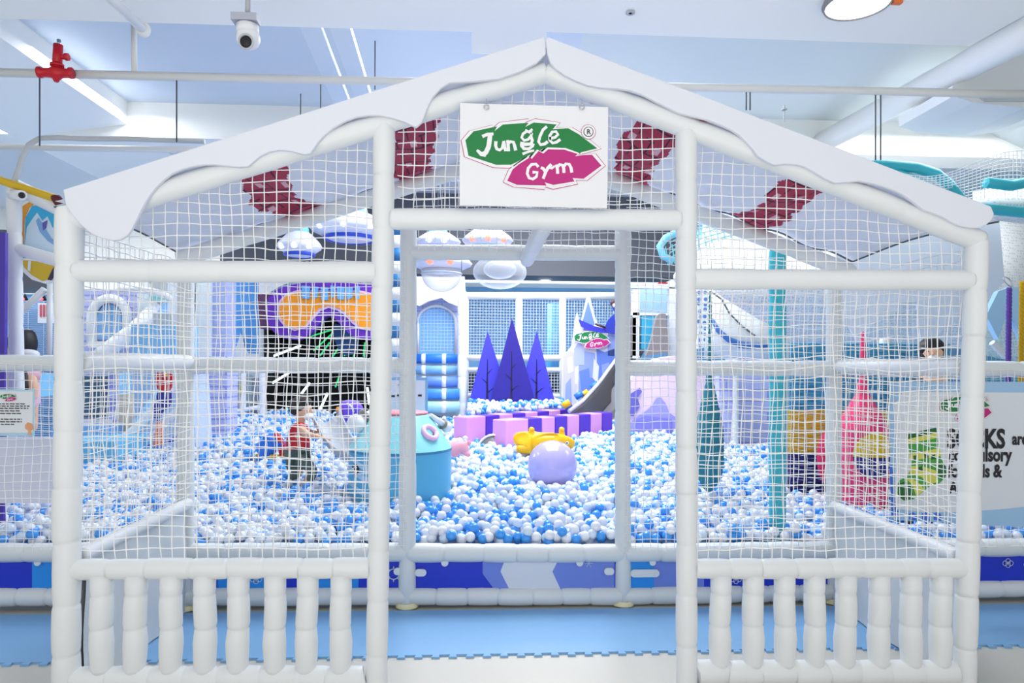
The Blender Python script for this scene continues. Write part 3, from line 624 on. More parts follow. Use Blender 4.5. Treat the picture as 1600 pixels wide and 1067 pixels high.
# tank
t = T('ball_tank', 'big light blue round tank with sloping top standing in the balls behind the entrance post', 'tank', V(TK.x, TK.y, 0.25))
R0 = 0.435
MB().lathe((TK.x, TK.y, 0), [(R0, 0.3), (R0, 0.865)], 64).build('drum', mat('tank_blue', '58B4DC', 0.35), t)
MB().lathe((TK.x, TK.y, 0), [(R0 + .004, 0.862), (R0 + .004, 0.882)], 64).build('seam_band', mat('tank_seam', '3884B0', .4), t)
MB().lathe((TK.x, TK.y, 0), [(R0 + .002, 0.882), (R0 - .005, .892), (0.245, 1.155), (0.235, 1.165), (0.001, 1.165)], 64).build('sloping_top', mat('tank_aqua', '8CDCE6', 0.35), t)
MB().lathe((TK.x, TK.y, 1.166), [(0.001, 0), (0.225, 0), (0.235, .01), (0.225, .022), (0.001, .022)], 48).build('lid_rim', mat('coral_rim', 'F08C98', .4), t)
# wavy white bands on the drum's left side, dark round port
def on_drum(a_, z, dr=0.003): return Vector((TK.x + (R0 + dr) * math.sin(a_), TK.y - (R0 + dr) * math.cos(a_), z))
for z0 in (0.46, 0.58, 0.70, 0.79):
    k = MB(); n_ = 28; vs = []; 
    for i in range(n_ + 1):
        a_ = -1.35 + 1.0 * i / n_; zz = z0 + .035 * math.sin(a_ * 5 + 1) ; vs += [on_drum(a_, zz - .022), on_drum(a_, zz + .022)]
    k.add(vs, [(2 * i, 2 * i + 2, 2 * i + 3, 2 * i + 1) for i in range(n_)], 0, True); k.build('wave_stripe', mat('tank_wave', 'B4D4EE', .4), t)
cc = on_drum(-0.86, 0.735, .006); nn = Vector((math.sin(-.86), -math.cos(-.86), 0)); rp_ = MB().lathe(cc - nn * .01, [(.001, .012), (.045, .012), (.05, 0)], 24, 0, nn).build('round_port', BLACK, t)
k = MB(); k.torus(cc + nn * .004, .018, .005, nn, 12, 5)
for i in range(5): a_ = i * 1.257; q_ = nn.orthogonal().normalized(); w_ = nn.cross(q_); k.ball(cc + nn * .004 + (q_ * math.cos(a_) + w_ * math.sin(a_)) * .032, .008, 0, 8, 6)
k.build('port_grille', WHITE, rp_)
# pink cup ring on the sloping top
nn = Vector((0.52, -0.5, 0.69)).normalized(); cc = Vector((TK.x + .265, TK.y - .215, 1.03))
PR = mat('pale_pink', 'F6C4EC', .4)
fr = MB().torus(cc, .062, .022, nn, 30, 10).build('feeding_ring', PR, t); MB().lathe(cc - nn * .012, [(.001, 0), (.058, 0)], 24, 0, nn).build('feeding_hole', mat('plum', '7A6A9A', .5), fr)
# ball blasters on the tank
def blaster(base, tip, lab, big=1.0):
    t2 = T('ball_blaster', lab, 'toy cannon', V(base.x, base.y, base.z)); ax = (tip - base).normalized()
    MB().path([base, base.lerp(tip, .5), tip], [.03 * big, .045 * big, .05 * big], 16).build('barrel', mat('blaster_white', 'EDEFF6', .35), t2)
    MB().lathe(tip, [(.05 * big, 0), (.085 * big, .03 * big), (.095 * big, .08 * big), (.07 * big, .13 * big), (.001, .145 * big)], 24, 0, ax).build('muzzle', mat('blaster_white', 'EDEFF6', .35), t2)
    MB().lathe(tip, [(.03 * big, .0), (.09 * big, -.03 * big), (.09 * big, -.045 * big), (.03 * big, -.055 * big)], 24, 0, ax).build('collar', GREY, t2)
    return t2
blaster(P(672, 648, 5.85), P(694, 664, 6.0), 'white ball blaster with grey collar on the right of the blue tank', .55)
b2 = blaster(P(590, 640, 5.95), P(566, 656, 5.85), 'larger white ball blaster pointing left beside the purple dragon head', 0.9)
# grey half pipe chute left of the tank
k = MB(); c0 = P(508, 640, 6.4); c1 = P(560, 705, 5.75); n_ = 16; vs = []
ax = (c1 - c0).normalized(); sx = ax.cross(V(0, 0, 1)).normalized(); up = sx.cross(ax)
for i in range(11):
    u = i / 10; c_ = c0.lerp(c1, u) + V(0, 0, -0.09 * math.sin(math.pi * u)); rr = .13 - .03 * u
    for j in range(n_ + 1): a_ = math.pi + math.pi * j / n_; vs.append(c_ + sx * math.cos(a_) * rr + up * math.sin(a_) * rr)
k.add(vs, [(i * (n_ + 1) + j, i * (n_ + 1) + j + 1, (i + 1) * (n_ + 1) + j + 1, (i + 1) * (n_ + 1) + j) for i in range(10) for j in range(n_)], 0, True)
o = k.build('half_pipe_chute', mat('chute_grey', 'B8BEC8', .35), None, 'grey half pipe chute tilted down toward the blue tank', 'chute'); sd = o.modifiers.new('s', 'SOLIDIFY'); sd.thickness = .015
# purple dragon head
Y = 6.6; t = T('dragon_head_toy', 'round purple cartoon head with orange cheek above the grey chute', 'toy', P(541, 668, Y))
PV = mat('violet_gloss', '7A50E8', .35); vs = pts3([(541, 640, 0), (528, 634, 0), (556, 636, 0), (537, 662, -.03), (545, 626, 0), (566, 648, 0)], Y)
sk = skin(vs, [(0, 1), (0, 2), (0, 3), (0, 4), (2, 5)], [.125, .085, .085, .045, .07, .05]); MB().add(sk[0], sk[1], 0, True).build('head', PV, t)
MB().ball(P(528, 640, Y - .11), (.022, .015, .028)).build('cheek', ORANGE, t); MB().ball(P(524, 648, Y - .1), .014).build('eye', BLACK, t)
MB().path([P(542, 630, Y - .13), P(550, 636, Y - .14), P(553, 644, Y - .13)], [.008, .012, .006], 8).build('brow', WHITE, t)
# notice board behind the tank
Y = 6.45; t = T('notice_board', 'small pale notice with blue frame standing above the blue tank', 'notice', P(637, 655, Y))
a_, b_ = P(602, 589, Y), P(668, 652, Y); MB().box((a_.x, Y, b_.z), (b_.x, Y + .015, a_.z)).build('frame', mat('frame_blue', '7FB0DC', .5), t)
a2, b2_ = P(605, 594, Y), P(664, 643, Y); MB().box((a2.x, Y - .004, b2_.z), (b2_.x, Y, a2.z)).build('sheet', mat('notice_sheet', 'D9DCEE', .5), t)
k = MB(); 
for x0, x1, y in ((611, 617, 619), (620, 629, 618), (632, 641, 619), (645, 650, 618), (653, 659, 618)): k.px([(x0, y - 1.6), (x1, y - 1.9), (x1, y + 1.6), (x0, y + 1.3)], Y - .006, .002)
for x0, y in ((622, 600), (626, 603), (628, 606), (634, 601)): k.px([(x0, y), (x0 + 5, y - 2), (x0 + 5, y), (x0, y + 2)], Y - .006, .002)
k.build('print', INK, t)
k = MB(); k.px([(606, 643), (664, 643), (664, 649), (606, 649)], Y - .006, .003); k.build('stripe', mat('coral_rim', 'F08C98', .4), t)
# red and blue rocker beside the boy
Y = 7.4; t = T('bird_rocker', 'red and blue plastic rocker with yellow base in the balls left of the boy', 'rocker', V(P(425, 715, Y).x, Y, .5))
sk = skin(pts3([(425, 702, 0), (414, 706, 0), (430, 690, 0), (424, 684, 0)], Y), [(0, 1), (0, 2), (2, 3)], [.095, .08, .07, .03]); MB().add(sk[0], sk[1], 0, True).build('body', mat('toy_blue', '2270D8', .35), t)
MB().path(pts3([(429, 677, -.05), (436, 684, -.06), (440, 696, -.06), (442, 711, -.06)], Y), [.022, .035, .038, .035], 12).build('neck', RED, t)
MB().path(pts3([(400, 711, -.06), (420, 713, -.06), (445, 712, -.06)], Y), [.015, .022, .015], 10).build('base', YEL, t)
# turquoise post in the right bay
t_ = P(1215, 388, 4.78); g_ = P(1215, 860, 4.78); g_.z = .1
k = MB(); k.pad(t_, g_, .057, .34, g=.96)
k.build('padded_post', TEAL, None, 'turquoise padded post standing in the pit just behind the right netting', 'post')
# teal rope teardrop hanging left in the right bay
def crochet(c0, prof, m_, nm, label, cat, parts=()):
    t = T(nm, label, cat, c0); k = MB(); 
    pr_ = []
    for i in range(len(prof) - 1):
        (r0, z0), (r1, z1) = prof[i], prof[i + 1]; s_ = max(1, int(abs(z1 - z0) / .018))
        for j in range(s_): u = j / s_; pr_.append((r0 + (r1 - r0) * u + (.0035 if j % 2 else -.002), z0 + (z1 - z0) * u))
    pr_.append(prof[-1]); k.lathe(c0, pr_, 32); k.build('rope_pod', m_, t); return t
def hgt(y, Y, x=1107): return P(x, y, Y).z
Y = 5.6; c0 = P(1108, 700, Y); c0.z = 0
pf = [(.012, hgt(455, Y)), (.016, hgt(560, Y)), (.035, hgt(600, Y)), (.075, hgt(635, Y)), (.115, hgt(670, Y)), (.12, hgt(720, Y)), (.10, hgt(745, Y)), (.04, hgt(765, Y)), (.001, hgt(770, Y))]
tt = crochet(c0, pf, mat('teal_rope', '2C8090', .8, bump=.6, bscale=60), 'hanging_rope_pod', 'dark teal roped teardrop pod hanging next to the right doorway post', 'rope pod')
# woven rope wall
Y = 5.85; t = T('rope_wall', 'woven rope wall in blue, yellow and navy bands behind the pink pod', 'rope wall', V(P(1310, 790, Y).x, Y, .3))
xa, xb = P(1233, 640, Y).x, P(1388, 640, Y).x
bands = [('blue_band', 535, 640, mat('rope_teal_blue', '4AA8D0', .8)), ('yellow_band', 640, 707, mat('rope_mustard', 'EAC428', .8)), ('navy_band', 707, 790, mat('rope_navy', '342C80', .8))]
for nm, y0, y1, m_ in bands:
    k = MB(); z1_, z0_ = P(1300, y0, Y).z, P(1300, y1, Y).z; z = z0_ + .008; i = 0
    xr_ = xb + (0.55 if nm == 'blue_band' else 0)
    while z < z1_:
        n_ = 14; k.path([V(xa + (xr_ - xa) * j / n_, Y + .012 * math.sin(j * 2.4 + i * 3.14), z + .003 * math.sin(j * 3 + i)) for j in range(n_ + 1)], .0105, 6); z += .021; i += 1
    k.build(nm, m_, t)
for x in (1232, 1390): MB().pad((P(x, 530, Y).x, Y + .06, P(x, 528, Y).z), (P(x, 530, Y).x, Y + .06, .25), .05, .3).build('side_post', WPAD2, t)
MB().pad(P(1233, 797, Y - .1), P(1390, 797, Y - .1), .05, .3).build('foot_rail', WPAD2, t)
# pink roped pod with yellow and navy mouth
Y = 5.4; c0 = P(1347, 700, Y); c0.z = 0
pf = [(.008, hgt(518, Y, 1345)), (.02, hgt(540, Y, 1345)), (.024, hgt(590, Y, 1345)), (.055, hgt(618, Y, 1345)), (.138, hgt(645, Y, 1345)), (.188, hgt(668, Y, 1345)), (.195, hgt(720, Y, 1345)), (.19, hgt(780, Y, 1345)), (.155, hgt(805, Y, 1345)), (.001, hgt(812, Y, 1345))]
tt = crochet(c0, pf, mat('pink_rope', 'F0407A', .8, bump=.6, bscale=60), 'hanging_rope_nest', 'hot pink roped nest swing with yellow and navy mouth in the right bay', 'nest swing')
def mouth(nm, m_, y0, y1, hw):
    k = MB(); zz0, zz1 = P(1347, y1, Y).z, P(1347, y0, Y).z; n_ = 14; vs = []; rows = int((zz1 - zz0) / .012)
    for i in range(rows + 1):
        z = zz0 + (zz1 - zz0) * i / rows; zc = (hgt(672, Y) + hgt(742, Y)) / 2; hh = (hgt(672, Y) - hgt(742, Y)) / 2
        w_ = hw * math.sqrt(max(0.02, 1 - ((z - zc) / hh) ** 2))
        for j in range(n_ + 1):
            a_ = -w_ + 2 * w_ * j / n_; rr = .205 + (.004 if i % 2 else 0); vs.append((c0.x + rr * math.sin(a_), c0.y - rr * math.cos(a_), z))
    k.add(vs, [(i * (n_ + 1) + j, i * (n_ + 1) + j + 1, (i + 1) * (n_ + 1) + j + 1, (i + 1) * (n_ + 1) + j) for i in range(rows) for j in range(n_)], 0, True); k.build(nm, m_, tt)
mouth('yellow_cushion', bands[1][3], 673, 710, .85); mouth('navy_cushion', bands[2][3], 710, 741, .85)
t_ = T('hanging_rope_pod', 'crimson edge of a roped pod half hidden behind the right rear post', 'rope pod', P(1287, 740, 5.62)); k = MB(); k.ball(P(1292, 715, 5.62), (.08, .08, .22)); k.build('pod', mat('crimson_rope', 'D02860', .8, bump=.6, bscale=60), t_)
# navy lumps on the floor by the banner etc.
# lilac castle columns right
BR = brickmat('lilac_brick', 'BCC2F0', 'C6CCF4', '9AA0DC', .42, .14); BR2 = brickmat('pale_blue_brick', 'C9D2F6', 'BFC8F2', '9AA6E4', .34, .17)
def block(pxr, Y, dep, name, m_, lab, cat, z0=None):
    x0, y0, x1, y1 = pxr; a_ = P(x0, y0, Y); b_ = P(x1, y1, Y)
    return MB().box((a_.x, Y, b_.z if z0 is None else z0), (b_.x, Y + dep, a_.z)).build(name, m_, None, lab, cat)
block((1146, 560, 1205, 690), 8.9, .3, 'castle_wall', BR, 'lilac brick printed wall panel left of the turquoise post', 'wall panel', .3)
block((1124, 580, 1145, 690), 8.7, .5, 'castle_column', BR, 'narrow lilac brick printed column beside the pink snow hill', 'column', .3)
t_ = P(1150, 560, 8.6); g_ = V(t_.x, t_.y, .3); MB().pad(t_, g_, .04, .3).build('padded_post', WPAD2, None, 'thin white padded post between the lilac brick panels', 'post')
# pink snow hill
Y = 9.6; t = T('snow_hill', 'pale pink snow hill board with violet pine silhouettes right of the doorway', 'scenery', V(P(1060, 660, Y).x, Y, .4))
def cut(pxs, Y, th, name, m_, par, z0=None):
    pp = [P(x, y, Y) for x, y in pxs]
    if z0 is not None: pp = [V(p.x, p.y, z0) if f_ else p for p, f_ in zip(pp, [abs(y - max(b for _, b in pxs)) < 1 for _, y in pxs])]
    return fixn(MB().prism(pp, (0, th, 0)).build(name, m_, par))
cut([(975, 680), (980, 600), (1000, 575), (1030, 560), (1055, 556), (1080, 562), (1105, 580), (1125, 610), (1132, 640), (1134, 680)], Y, .35, 'hill', mat('pink_snow', 'F6DCEC', .6), t, .4)
cut([(975, 680), (985, 660), (1000, 648), (1012, 640), (1020, 632), (1026, 622), (1032, 620), (1040, 630), (1046, 645), (1056, 652), (1064, 660), (1068, 680)], Y - .03, .03, 'mountain_print', mat('violet_hill', 'A8A4E8', .6), t, .4)
cut([(977, 650), (978, 618), (988, 614), (1000, 606), (1003, 612), (996, 622), (1000, 634), (990, 650)], Y - .04, .03, 'pine_print', mat('violet_dark', '6E68C4', .6), t)
cut([(985, 680), (995, 655), (1010, 650), (1050, 655), (1050, 680)], Y - .06, .03, 'mist_print', mat('violet_hill2', '8A88DC', .6), t, .4)
# ---------------- far side: net fence, padded stairs, castle ----------------
FAR = mat('far_white', 'F6F8FA', 0.5); NETG = mat('net_grey', 'E4EEF8', .8); NETD = mat('net_dark', '1E2A38', .8)
Y = 12.5; t = T('net_fence', 'tall white framed net fence behind the purple trees', 'fence', V(P(850, 640, Y).x, Y, .7))
for (a_, b_, r_) in (((723, 462), (1000, 462), .07), ((723, 559), (895, 559), .06), ((723, 578), (895, 578), .05), ((723, 618), (895, 619), .05)):
    MB().path([P(*a_, Y), P((a_[0] + b_[0]) / 2, a_[1] + .2, Y), P(*b_, Y)], r_, 12).build('rail', FAR, t)
for x in (727, 811, 879): MB().cyl(P(x, 462, Y), P(x, 660, Y), .065).build('post', FAR, t)
k = MB()
for x0, x1, y0, y1 in ((731, 806, 468, 555), (815, 875, 468, 555), (883, 985, 466, 640)):
    a_ = P(x0, y1, Y); b_ = P(x1, y0, Y); grid(k, (a_.x, Y, a_.z), (b_.x - a_.x, 0, 0), (0, 0, b_.z - a_.z), int((b_.x - a_.x) / .052), int((b_.z - a_.z) / .052), .005)
k.build('net', NETG, t)
k = MB(); a_ = P(731, 650, Y); b_ = P(895, 580, Y); grid(k, (a_.x, Y, a_.z), (b_.x - a_.x, 0, 0), (0, 0, b_.z - a_.z), int((b_.x - a_.x) / .055), int((b_.z - a_.z) / .055), .006); k.build('lower_net', NETG, t)
a_ = P(728, 660, 13.2); b_ = P(900, 579, 13.2); MB().box((a_.x, 13.2, a_.z), (b_.x, 13.3, b_.z)).build('dark_panel', mat('slate', '2A3440', .7), t)
# light blue soft column seen behind the net
a_ = P(866, 640, 13.6); MB().cyl((a_.x, 13.6, .5), (a_.x, 13.6, P(866, 475, 13.6).z), .16).build('soft_column', mat('azure_soft', '58B0F0', .4), None, 'light blue soft column standing behind the white net fence', 'column')
# white box of stacked blue rollers
Y = 11.8; t = T('roller_stairs', 'blue and white padded roller steps beside the purple trees', 'padded steps', V(P(688, 650, Y).x, Y, .5))
for i, (y0, y1, m_) in enumerate(((553, 568, BLUE), (571, 585, mat('roll_light', '86BEEC', .35)), (588, 605, mat('roll_peri', '6F97E4', .35)), (607, 624, mat('roll_bright', '4C94F4', .35)), (627, 645, mat('roll_aqua', 'AEE2F2', .35)))):
    Yr = Y - .12 * i; c_ = P(650, (y0 + y1) / 2, Yr); e_ = P(718, (y0 + y1) / 2, Yr); r_ = (y1 - y0) / 2 / F * Yr
    ro = MB().cyl(c_, e_, r_, 20).build('roller', m_, t)
    for x in (662, 694): p_ = P(x, (y0 + y1) / 2, Yr); MB().cyl(p_ + V(-.035, 0, 0), p_ + V(.035, 0, 0), r_ + .004, 20).build('roller_band', FAR, ro)
    MB().box(P(650, y1 - 1, Yr + .1), P(718, y1 + 4, Yr + .3)).build('step', FAR, t)
MB().pad(P(722, 455, 11.5), P(722, 660, 11.5), .075, .4).build('post', FAR, t)
# castle wall with arch
Y = 12.2; t = T('castle_gate', 'pale lilac brick castle wall with a rounded blue netted arch above the roller steps', 'castle', V(P(690, 555, Y).x, Y, 1.0))
cut([(630, 555), (630, 470), (672, 468), (680, 462), (688, 468), (722, 468), (722, 555)], Y, .2, 'wall', BR2, t)
arc = [(653, 553), (653, 505)] + [(682 - 30 * math.cos(math.pi * i / 12), 505 - 27 * math.sin(math.pi * i / 12)) for i in range(13)] + [(712, 553)]
cut(arc, Y - .02, .05, 'arch_opening', mat('arch_blue', '7CB8EC', .6), t)
MB().path([P(x, y, Y - .04) for x, y in arc], .028, 8).build('arch_trim', mat('silver_trim', 'C9CED8', .3), t)
k = MB(); a_ = P(654, 553, Y - .05); b_ = P(711, 480, Y - .05); net(k, [(P(x, y, Y - .05).x, P(x, y, Y - .05).z) for x, y in arc], xz(Y - .05), sp=.06, r=.004, wob=.002, n=3, sub=1); k.build('arch_net', NETG, t)
cut([(640, 432), (726, 432), (728, 470), (720, 480), (700, 472), (690, 465), (670, 470), (655, 478), (640, 470)], Y - .25, .15, 'snow_drape', FAR, t)
# far left and middle dark grotto with goggles sign
Y = 12.0; t = T('dark_grotto', 'black play grotto with glowing diagonal light sticks behind the boy', 'grotto', V(P(500, 655, Y).x, Y, .5))
a_ = P(413, 665, Y); b_ = P(600, 500, Y)
k = MB(); k.box((a_.x, Y + 1.0, .4), (b_.x, Y + 1.05, b_.z)); k.box((a_.x, Y, .4), (a_.x + .05, Y + 1, b_.z)); k.box((b_.x - .05, Y, .4), (b_.x, Y + 1, b_.z)); k.box((a_.x, Y, b_.z), (b_.x, Y + 1, b_.z + .06)); k.build('grotto_shell', mat('grotto_black', '07090C', .8), t)
GL = mat('glow_white', 'F4FFFF', .4, emis=('E8FFFC', 1.2)); GG = mat('glow_green', '30E080', .4, emis=('28D070', .7)); GA = mat('glow_aqua', 'A0F4E8', .4, emis=('90F0E0', 1.0))
for p_, q_, m_, dy in (((415, 605), (452, 582), GL, .3), ((425, 557), (470, 540), GL, .35), ((471, 615), (484, 598), GL, .2), ((500, 640), (512, 614), GL, .15), ((492, 662), (500, 640), GA, .15), ((574, 605), (577, 632), GL, .2), ((446, 645), (451, 637), GA, .3),
                   ((490, 548), (520, 520), GG, .5), ((500, 556), (515, 535), GG, .5), ((520, 557), (530, 542), GG, .4), ((538, 556), (541, 548), GG, .4), ((552, 557), (556, 548), GG, .4), ((524, 605), (530, 588), GG, .6), ((470, 530), (520, 515), GG, .5), ((568, 557), (570, 535), GG, .5)):
    MB().cyl(P(*p_, Y + dy), P(*q_, Y + dy), .022 if m_ is not GG else .014, 8).build('light_stick', m_, t)
cut([(523, 505), (550, 512), (560, 530), (558, 552), (540, 556), (528, 545), (520, 525)], Y + .3, .1, 'blue_rock', mat('rock_blue', '3C6A9C', .6), t)
Y = 11.6; t = T('goggles_sign', 'giant ski goggles sign with orange lens and purple frame above the grotto', 'sign', V(P(505, 532, Y).x, Y, 1.9))
G1 = [(415, 487), (418, 468), (428, 455), (445, 447), (470, 442), (560, 441), (585, 445), (604, 456), (615, 472), (617, 500), (603, 524), (580, 532), (560, 529), (545, 521), (532, 507), (522, 497), (513, 493), (505, 497), (497, 508), (485, 522), (465, 531), (445, 529), (428, 519), (418, 505)]
G2 = [(433, 487), (436, 470), (446, 459), (465, 453), (560, 453), (582, 458), (596, 470), (600, 490), (594, 508), (580, 517), (562, 514), (550, 505), (538, 492), (527, 485), (513, 481), (500, 486), (490, 498), (478, 512), (460, 517), (445, 511), (436, 500)]
G3 = [(436, 487), (439, 472), (448, 462), (466, 456), (560, 456), (580, 461), (593, 472), (597, 490), (591, 506), (579, 514), (564, 511), (553, 502), (541, 489), (529, 481), (513, 477), (498, 482), (487, 495), (476, 509), (461, 514), (447, 508), (439, 498)]
cut([(402, 460), (432, 458), (432, 517), (404, 513)], Y + .15, .1, 'strap', mat('plum_strap', '6E4068', .6), t)
fr = cut(G1, Y, .25, 'frame', mat('purple_gloss', '6A28B8', .35), t); ln = cut(G3, Y - .05, .04, 'lens', ORANGE, t); cut(G2, Y - .03, .05, 'lens_rim', mat('rim_pink', 'E8C8E8', .4), ln)
for i, (x, w_) in enumerate(((471, 13), (488, 9), (501, 12), (516, 7), (526, 12), (541, 10), (554, 8))):
    yy = 446 + (i % 3); MB().prism([P(x, yy, Y - .09), P(x + w_, yy + 1, Y - .09), P(x + w_ - 1, yy + 21 - (i % 2) * 4, Y - .09), P(x + 1, yy + 20, Y - .09)], (0, .04, 0)).build('icicle_block', mat('icy_blue', '66B4F0', .4), t)
# castle facade, left bay
Y = 8.6; t = T('castle_facade', 'lilac brick castle facade with white arched window in the left bay', 'castle', V(P(170, 700, Y).x, Y, .3))
cut([(95, 700), (95, 452), (228, 452), (228, 560), (170, 565), (170, 700)], Y, .25, 'wall', BR, t, .3)
oa = [(143, 540), (143, 500)] + [(171 - 28 * math.cos(math.pi * i / 12), 496 - 30 * math.sin(math.pi * i / 12)) for i in range(13)] + [(199, 500), (199, 540)]
MB().path([P(x, y, Y - .05) for x, y in oa], .055, 10).build('arch_trim', PALEW, t)
cut([(152, 530)] + [(171 - 19 * math.cos(math.pi * i / 10), 497 - 21 * math.sin(math.pi * i / 10)) for i in range(11)] + [(190, 530)], Y - .03, .04, 'window_opening', mat('window_sky', '8CC0F0', .5), t)
MB().box(P(138, 533, Y - .12), P(204, 544, Y)).build('sill', PALEW, t); MB().box(P(169.5, 476, Y - .05), P(172.5, 532, Y - .02)).build('mullion', PALEW, t)
cut([(122, 588), (166, 588), (166, 652), (122, 652)], Y - .03, .04, 'lower_window', mat('slate_blue', '41607C', .5), t)
cut([(118, 656), (168, 656), (168, 662), (118, 662)], Y - .08, .1, 'ledge', PALEW, t)
# awning snow roof + white curved chute
t = T('curved_chute', 'white curved chute sweeping down in front of the castle facade', 'slide', V(P(210, 560, 8.1).x, 8.1, 1.0))
pth = [(262, 468, .5), (246, 472, .3), (236, 486, .15), (224, 502, 0), (208, 518, -.1), (188, 532, -.2), (168, 546, -.25), (150, 558, -.3)]
MB().path([P(x, y, 8.2 + dy) for x, y, dy in pth], [.03, .05, .07, .085, .09, .09, .08, .07], 14).build('chute', PALEW, t)
MB().path([P(x, y, 8.3) for x, y in ((184, 452), (215, 451), (240, 456), (262, 463), (270, 470))], [.03, .04, .045, .04, .02], 10).build('canopy_edge', PALEW, t)
cut([(214, 458), (245, 460), (262, 470), (240, 476), (232, 490), (215, 508)], 8.45, .1, 'canopy_sheet', mat('canopy_white', 'EAF6FA', .5), t)
cut([(232, 460), (266, 468), (250, 473), (236, 470)], 8.4, .05, 'aqua_patch', mat('aqua_patch', '8CD8DC', .5), t)
block((205, 507, 274, 554), 7.4, .6, 'padded_cube', mat('cube_blue', '8CC8F6', .4), 'light blue padded cube resting over the left rail height', 'cube')
block((238, 488, 268, 507), 7.9, .4, 'grey_block', LGREY, 'pale grey block just behind the light blue padded cube', 'block')
block((262, 436, 293, 640), 9.2, .3, 'white_pillar', mat('pillar_white', 'E9F2F4', .5), 'broad white pillar left of the rear corner post', 'pillar', .3)
block((306, 436, 327, 560), 9.4, .3, 'white_pillar', mat('pillar_white', 'E9F2F4', .5), 'narrow white pillar right of the rear corner post', 'pillar')
block((326, 436, 352, 562), 9.5, .4, 'lilac_pillar', mat('pillar_lilac', 'B4C0EC', .5), 'plain lilac pillar between the white pillar and the blue mountain mural', 'pillar')
block((300, 556, 354, 700), 9.0, .4, 'castle_column', BR, 'lilac brick printed column standing in the balls right of the rear corner post', 'column', .3)
Y = 12.4; t = T('mountain_mural', 'blue wall panel with a small white mountain cutout left of the goggles sign', 'mural', V(P(380, 560, Y).x, Y, 1.6))
cut([(350, 436), (408, 436), (408, 556), (350, 556)], Y, .1, 'panel', mat('mural_blue', '58A4E8', .6), t)
cut([(352, 556), (354, 544), (362, 550), (370, 540), (376, 520), (382, 542), (388, 552), (408, 553), (408, 558), (352, 558)], Y - .04, .04, 'snow_mountain', WHITE, t)
cut([(404, 436), (470, 436), (440, 446), (412, 462), (412, 560), (404, 560)], Y - .1, .08, 'white_edge', PALEW, t)
Y = 11.6; t = T('window_wall', 'grey and white slatted panel wall between the brick column and the dark grotto', 'wall panel', V(P(385, 660, Y).x, Y, .4))
k = MB()
cut([(352, 560), (414, 560), (414, 672), (352, 680)], Y, .08, 'backing', mat('backing_grey', 'CAD4E0', .6), t)
for x0, y0, x1, y1, m_ in ((364, 585, 372, 640, mat('pane_teal', '9CCCD4', .5)), (374, 598, 381, 616, mat('pane_yellow', 'DCC860', .5)), (384, 585, 394, 640, mat('pane_grey', 'A4B8BC', .5)), (396, 590, 404, 640, mat('pane_slate', '8090A0', .5)), (356, 655, 372, 668, mat('pane_blue', '4070D8', .5)), (384, 650, 392, 664, NAVY), (396, 645, 412, 662, NAVY)):
    MB().box(P(x0, y0, Y - .03), P(x1, y1, Y)).build('pane', m_, t)
MB().pad(P(381, 560, Y - .1), P(381, 670, Y - .1), .04, .3).build('post', PALEW, t); MB().pad(P(410, 560, Y - .1), P(410, 665, Y - .1), .05, .3).build('post', PALEW, t)
MB().path([P(354, 646, Y - .1), P(414, 634, Y - .1)], .04, 10).build('sloping_rail', PALEW, t)
# blue swoosh slide left with figure board
Y = 8.0; t = T('wave_slide', 'pale blue wave slide with white edge curving down into the balls in the left bay', 'slide', V(P(230, 700, Y).x, Y, .35))
cut([(300, 585), (306, 700), (180, 712), (186, 690), (204, 672), (222, 655), (240, 632), (262, 604), (280, 588)], Y + .1, .5, 'slide_side', mat('slide_pale', 'C8DAF6', .5), t, .3)
cut([(205, 580), (255, 580), (236, 612), (220, 634), (205, 655)], Y + .7, .1, 'slide_blue', mat('slide_sky', 'A8CEF4', .5), t)
MB().path([P(x, y, Y) for x, y in ((298, 578), (282, 590), (262, 612), (240, 640), (222, 660), (204, 676), (186, 690), (175, 700))], [.03, .04, .05, .05, .05, .05, .045, .04], 12).build('slide_edge', PALEW, t)
MB().path([P(x, y, Y - .25) for x, y in ((300, 622), (280, 640), (262, 655), (250, 672), (230, 686))], [.03, .04, .04, .035, .03], 10).build('slide_edge', PALEW, t)
for x0, y0 in ((210, 703), (252, 694), (258, 688)): 
    MB().path([P(x0, y0, Y - .2), P(x0 + 26, y0 - 8, Y - .2)], .012, 6).build('print_line', NAVY, t)
Y = 7.3; t = T('figure_board', 'slim red and blue cartoon figure board standing in the left bay', 'figure board', V(P(252, 700, Y).x, Y, .45))
cut([(243, 582), (249, 578), (262, 578), (269, 588), (268, 602), (262, 613), (254, 615), (246, 608), (242, 595)], Y, .04, 'red_top', RED, t)
cut([(255, 580), (260, 580), (261, 588), (256, 589)], Y - .01, .01, 'yellow_mark', YEL, t)
cut([(246, 612), (266, 611), (268, 625), (262, 636), (252, 645), (247, 658), (241, 656), (240, 635)], Y, .04, 'blue_suit', mat('suit_blue', '2A2E9C', .5), t)
cut([(242, 660), (250, 659), (251, 668), (254, 696), (239, 698), (242, 672)], Y, .04, 'orange_base', mat('base_coral', 'E87858', .5), t)
block((80, 690, 184, 740), 7.2, .9, 'padded_cube', mat('cube_aqua', '6EC4EC', .4), 'aqua padded cube low in the left bay above the balls', 'cube', .3)
block((80, 666, 164, 686), 7.9, .4, 'padded_bench', mat('bench_blue', '86BCF4', .4), 'light blue padded bench behind the aqua cube', 'bench')
block((186, 616, 201, 674), 8.3, .1, 'beige_board', mat('beige', 'D8CDB8', .6), 'narrow beige board between the castle facade and the wave slide', 'board')
block((185, 685, 203, 696), 8.1, .2, 'white_box', PALEW, 'small white box at the foot of the narrow beige board', 'box')
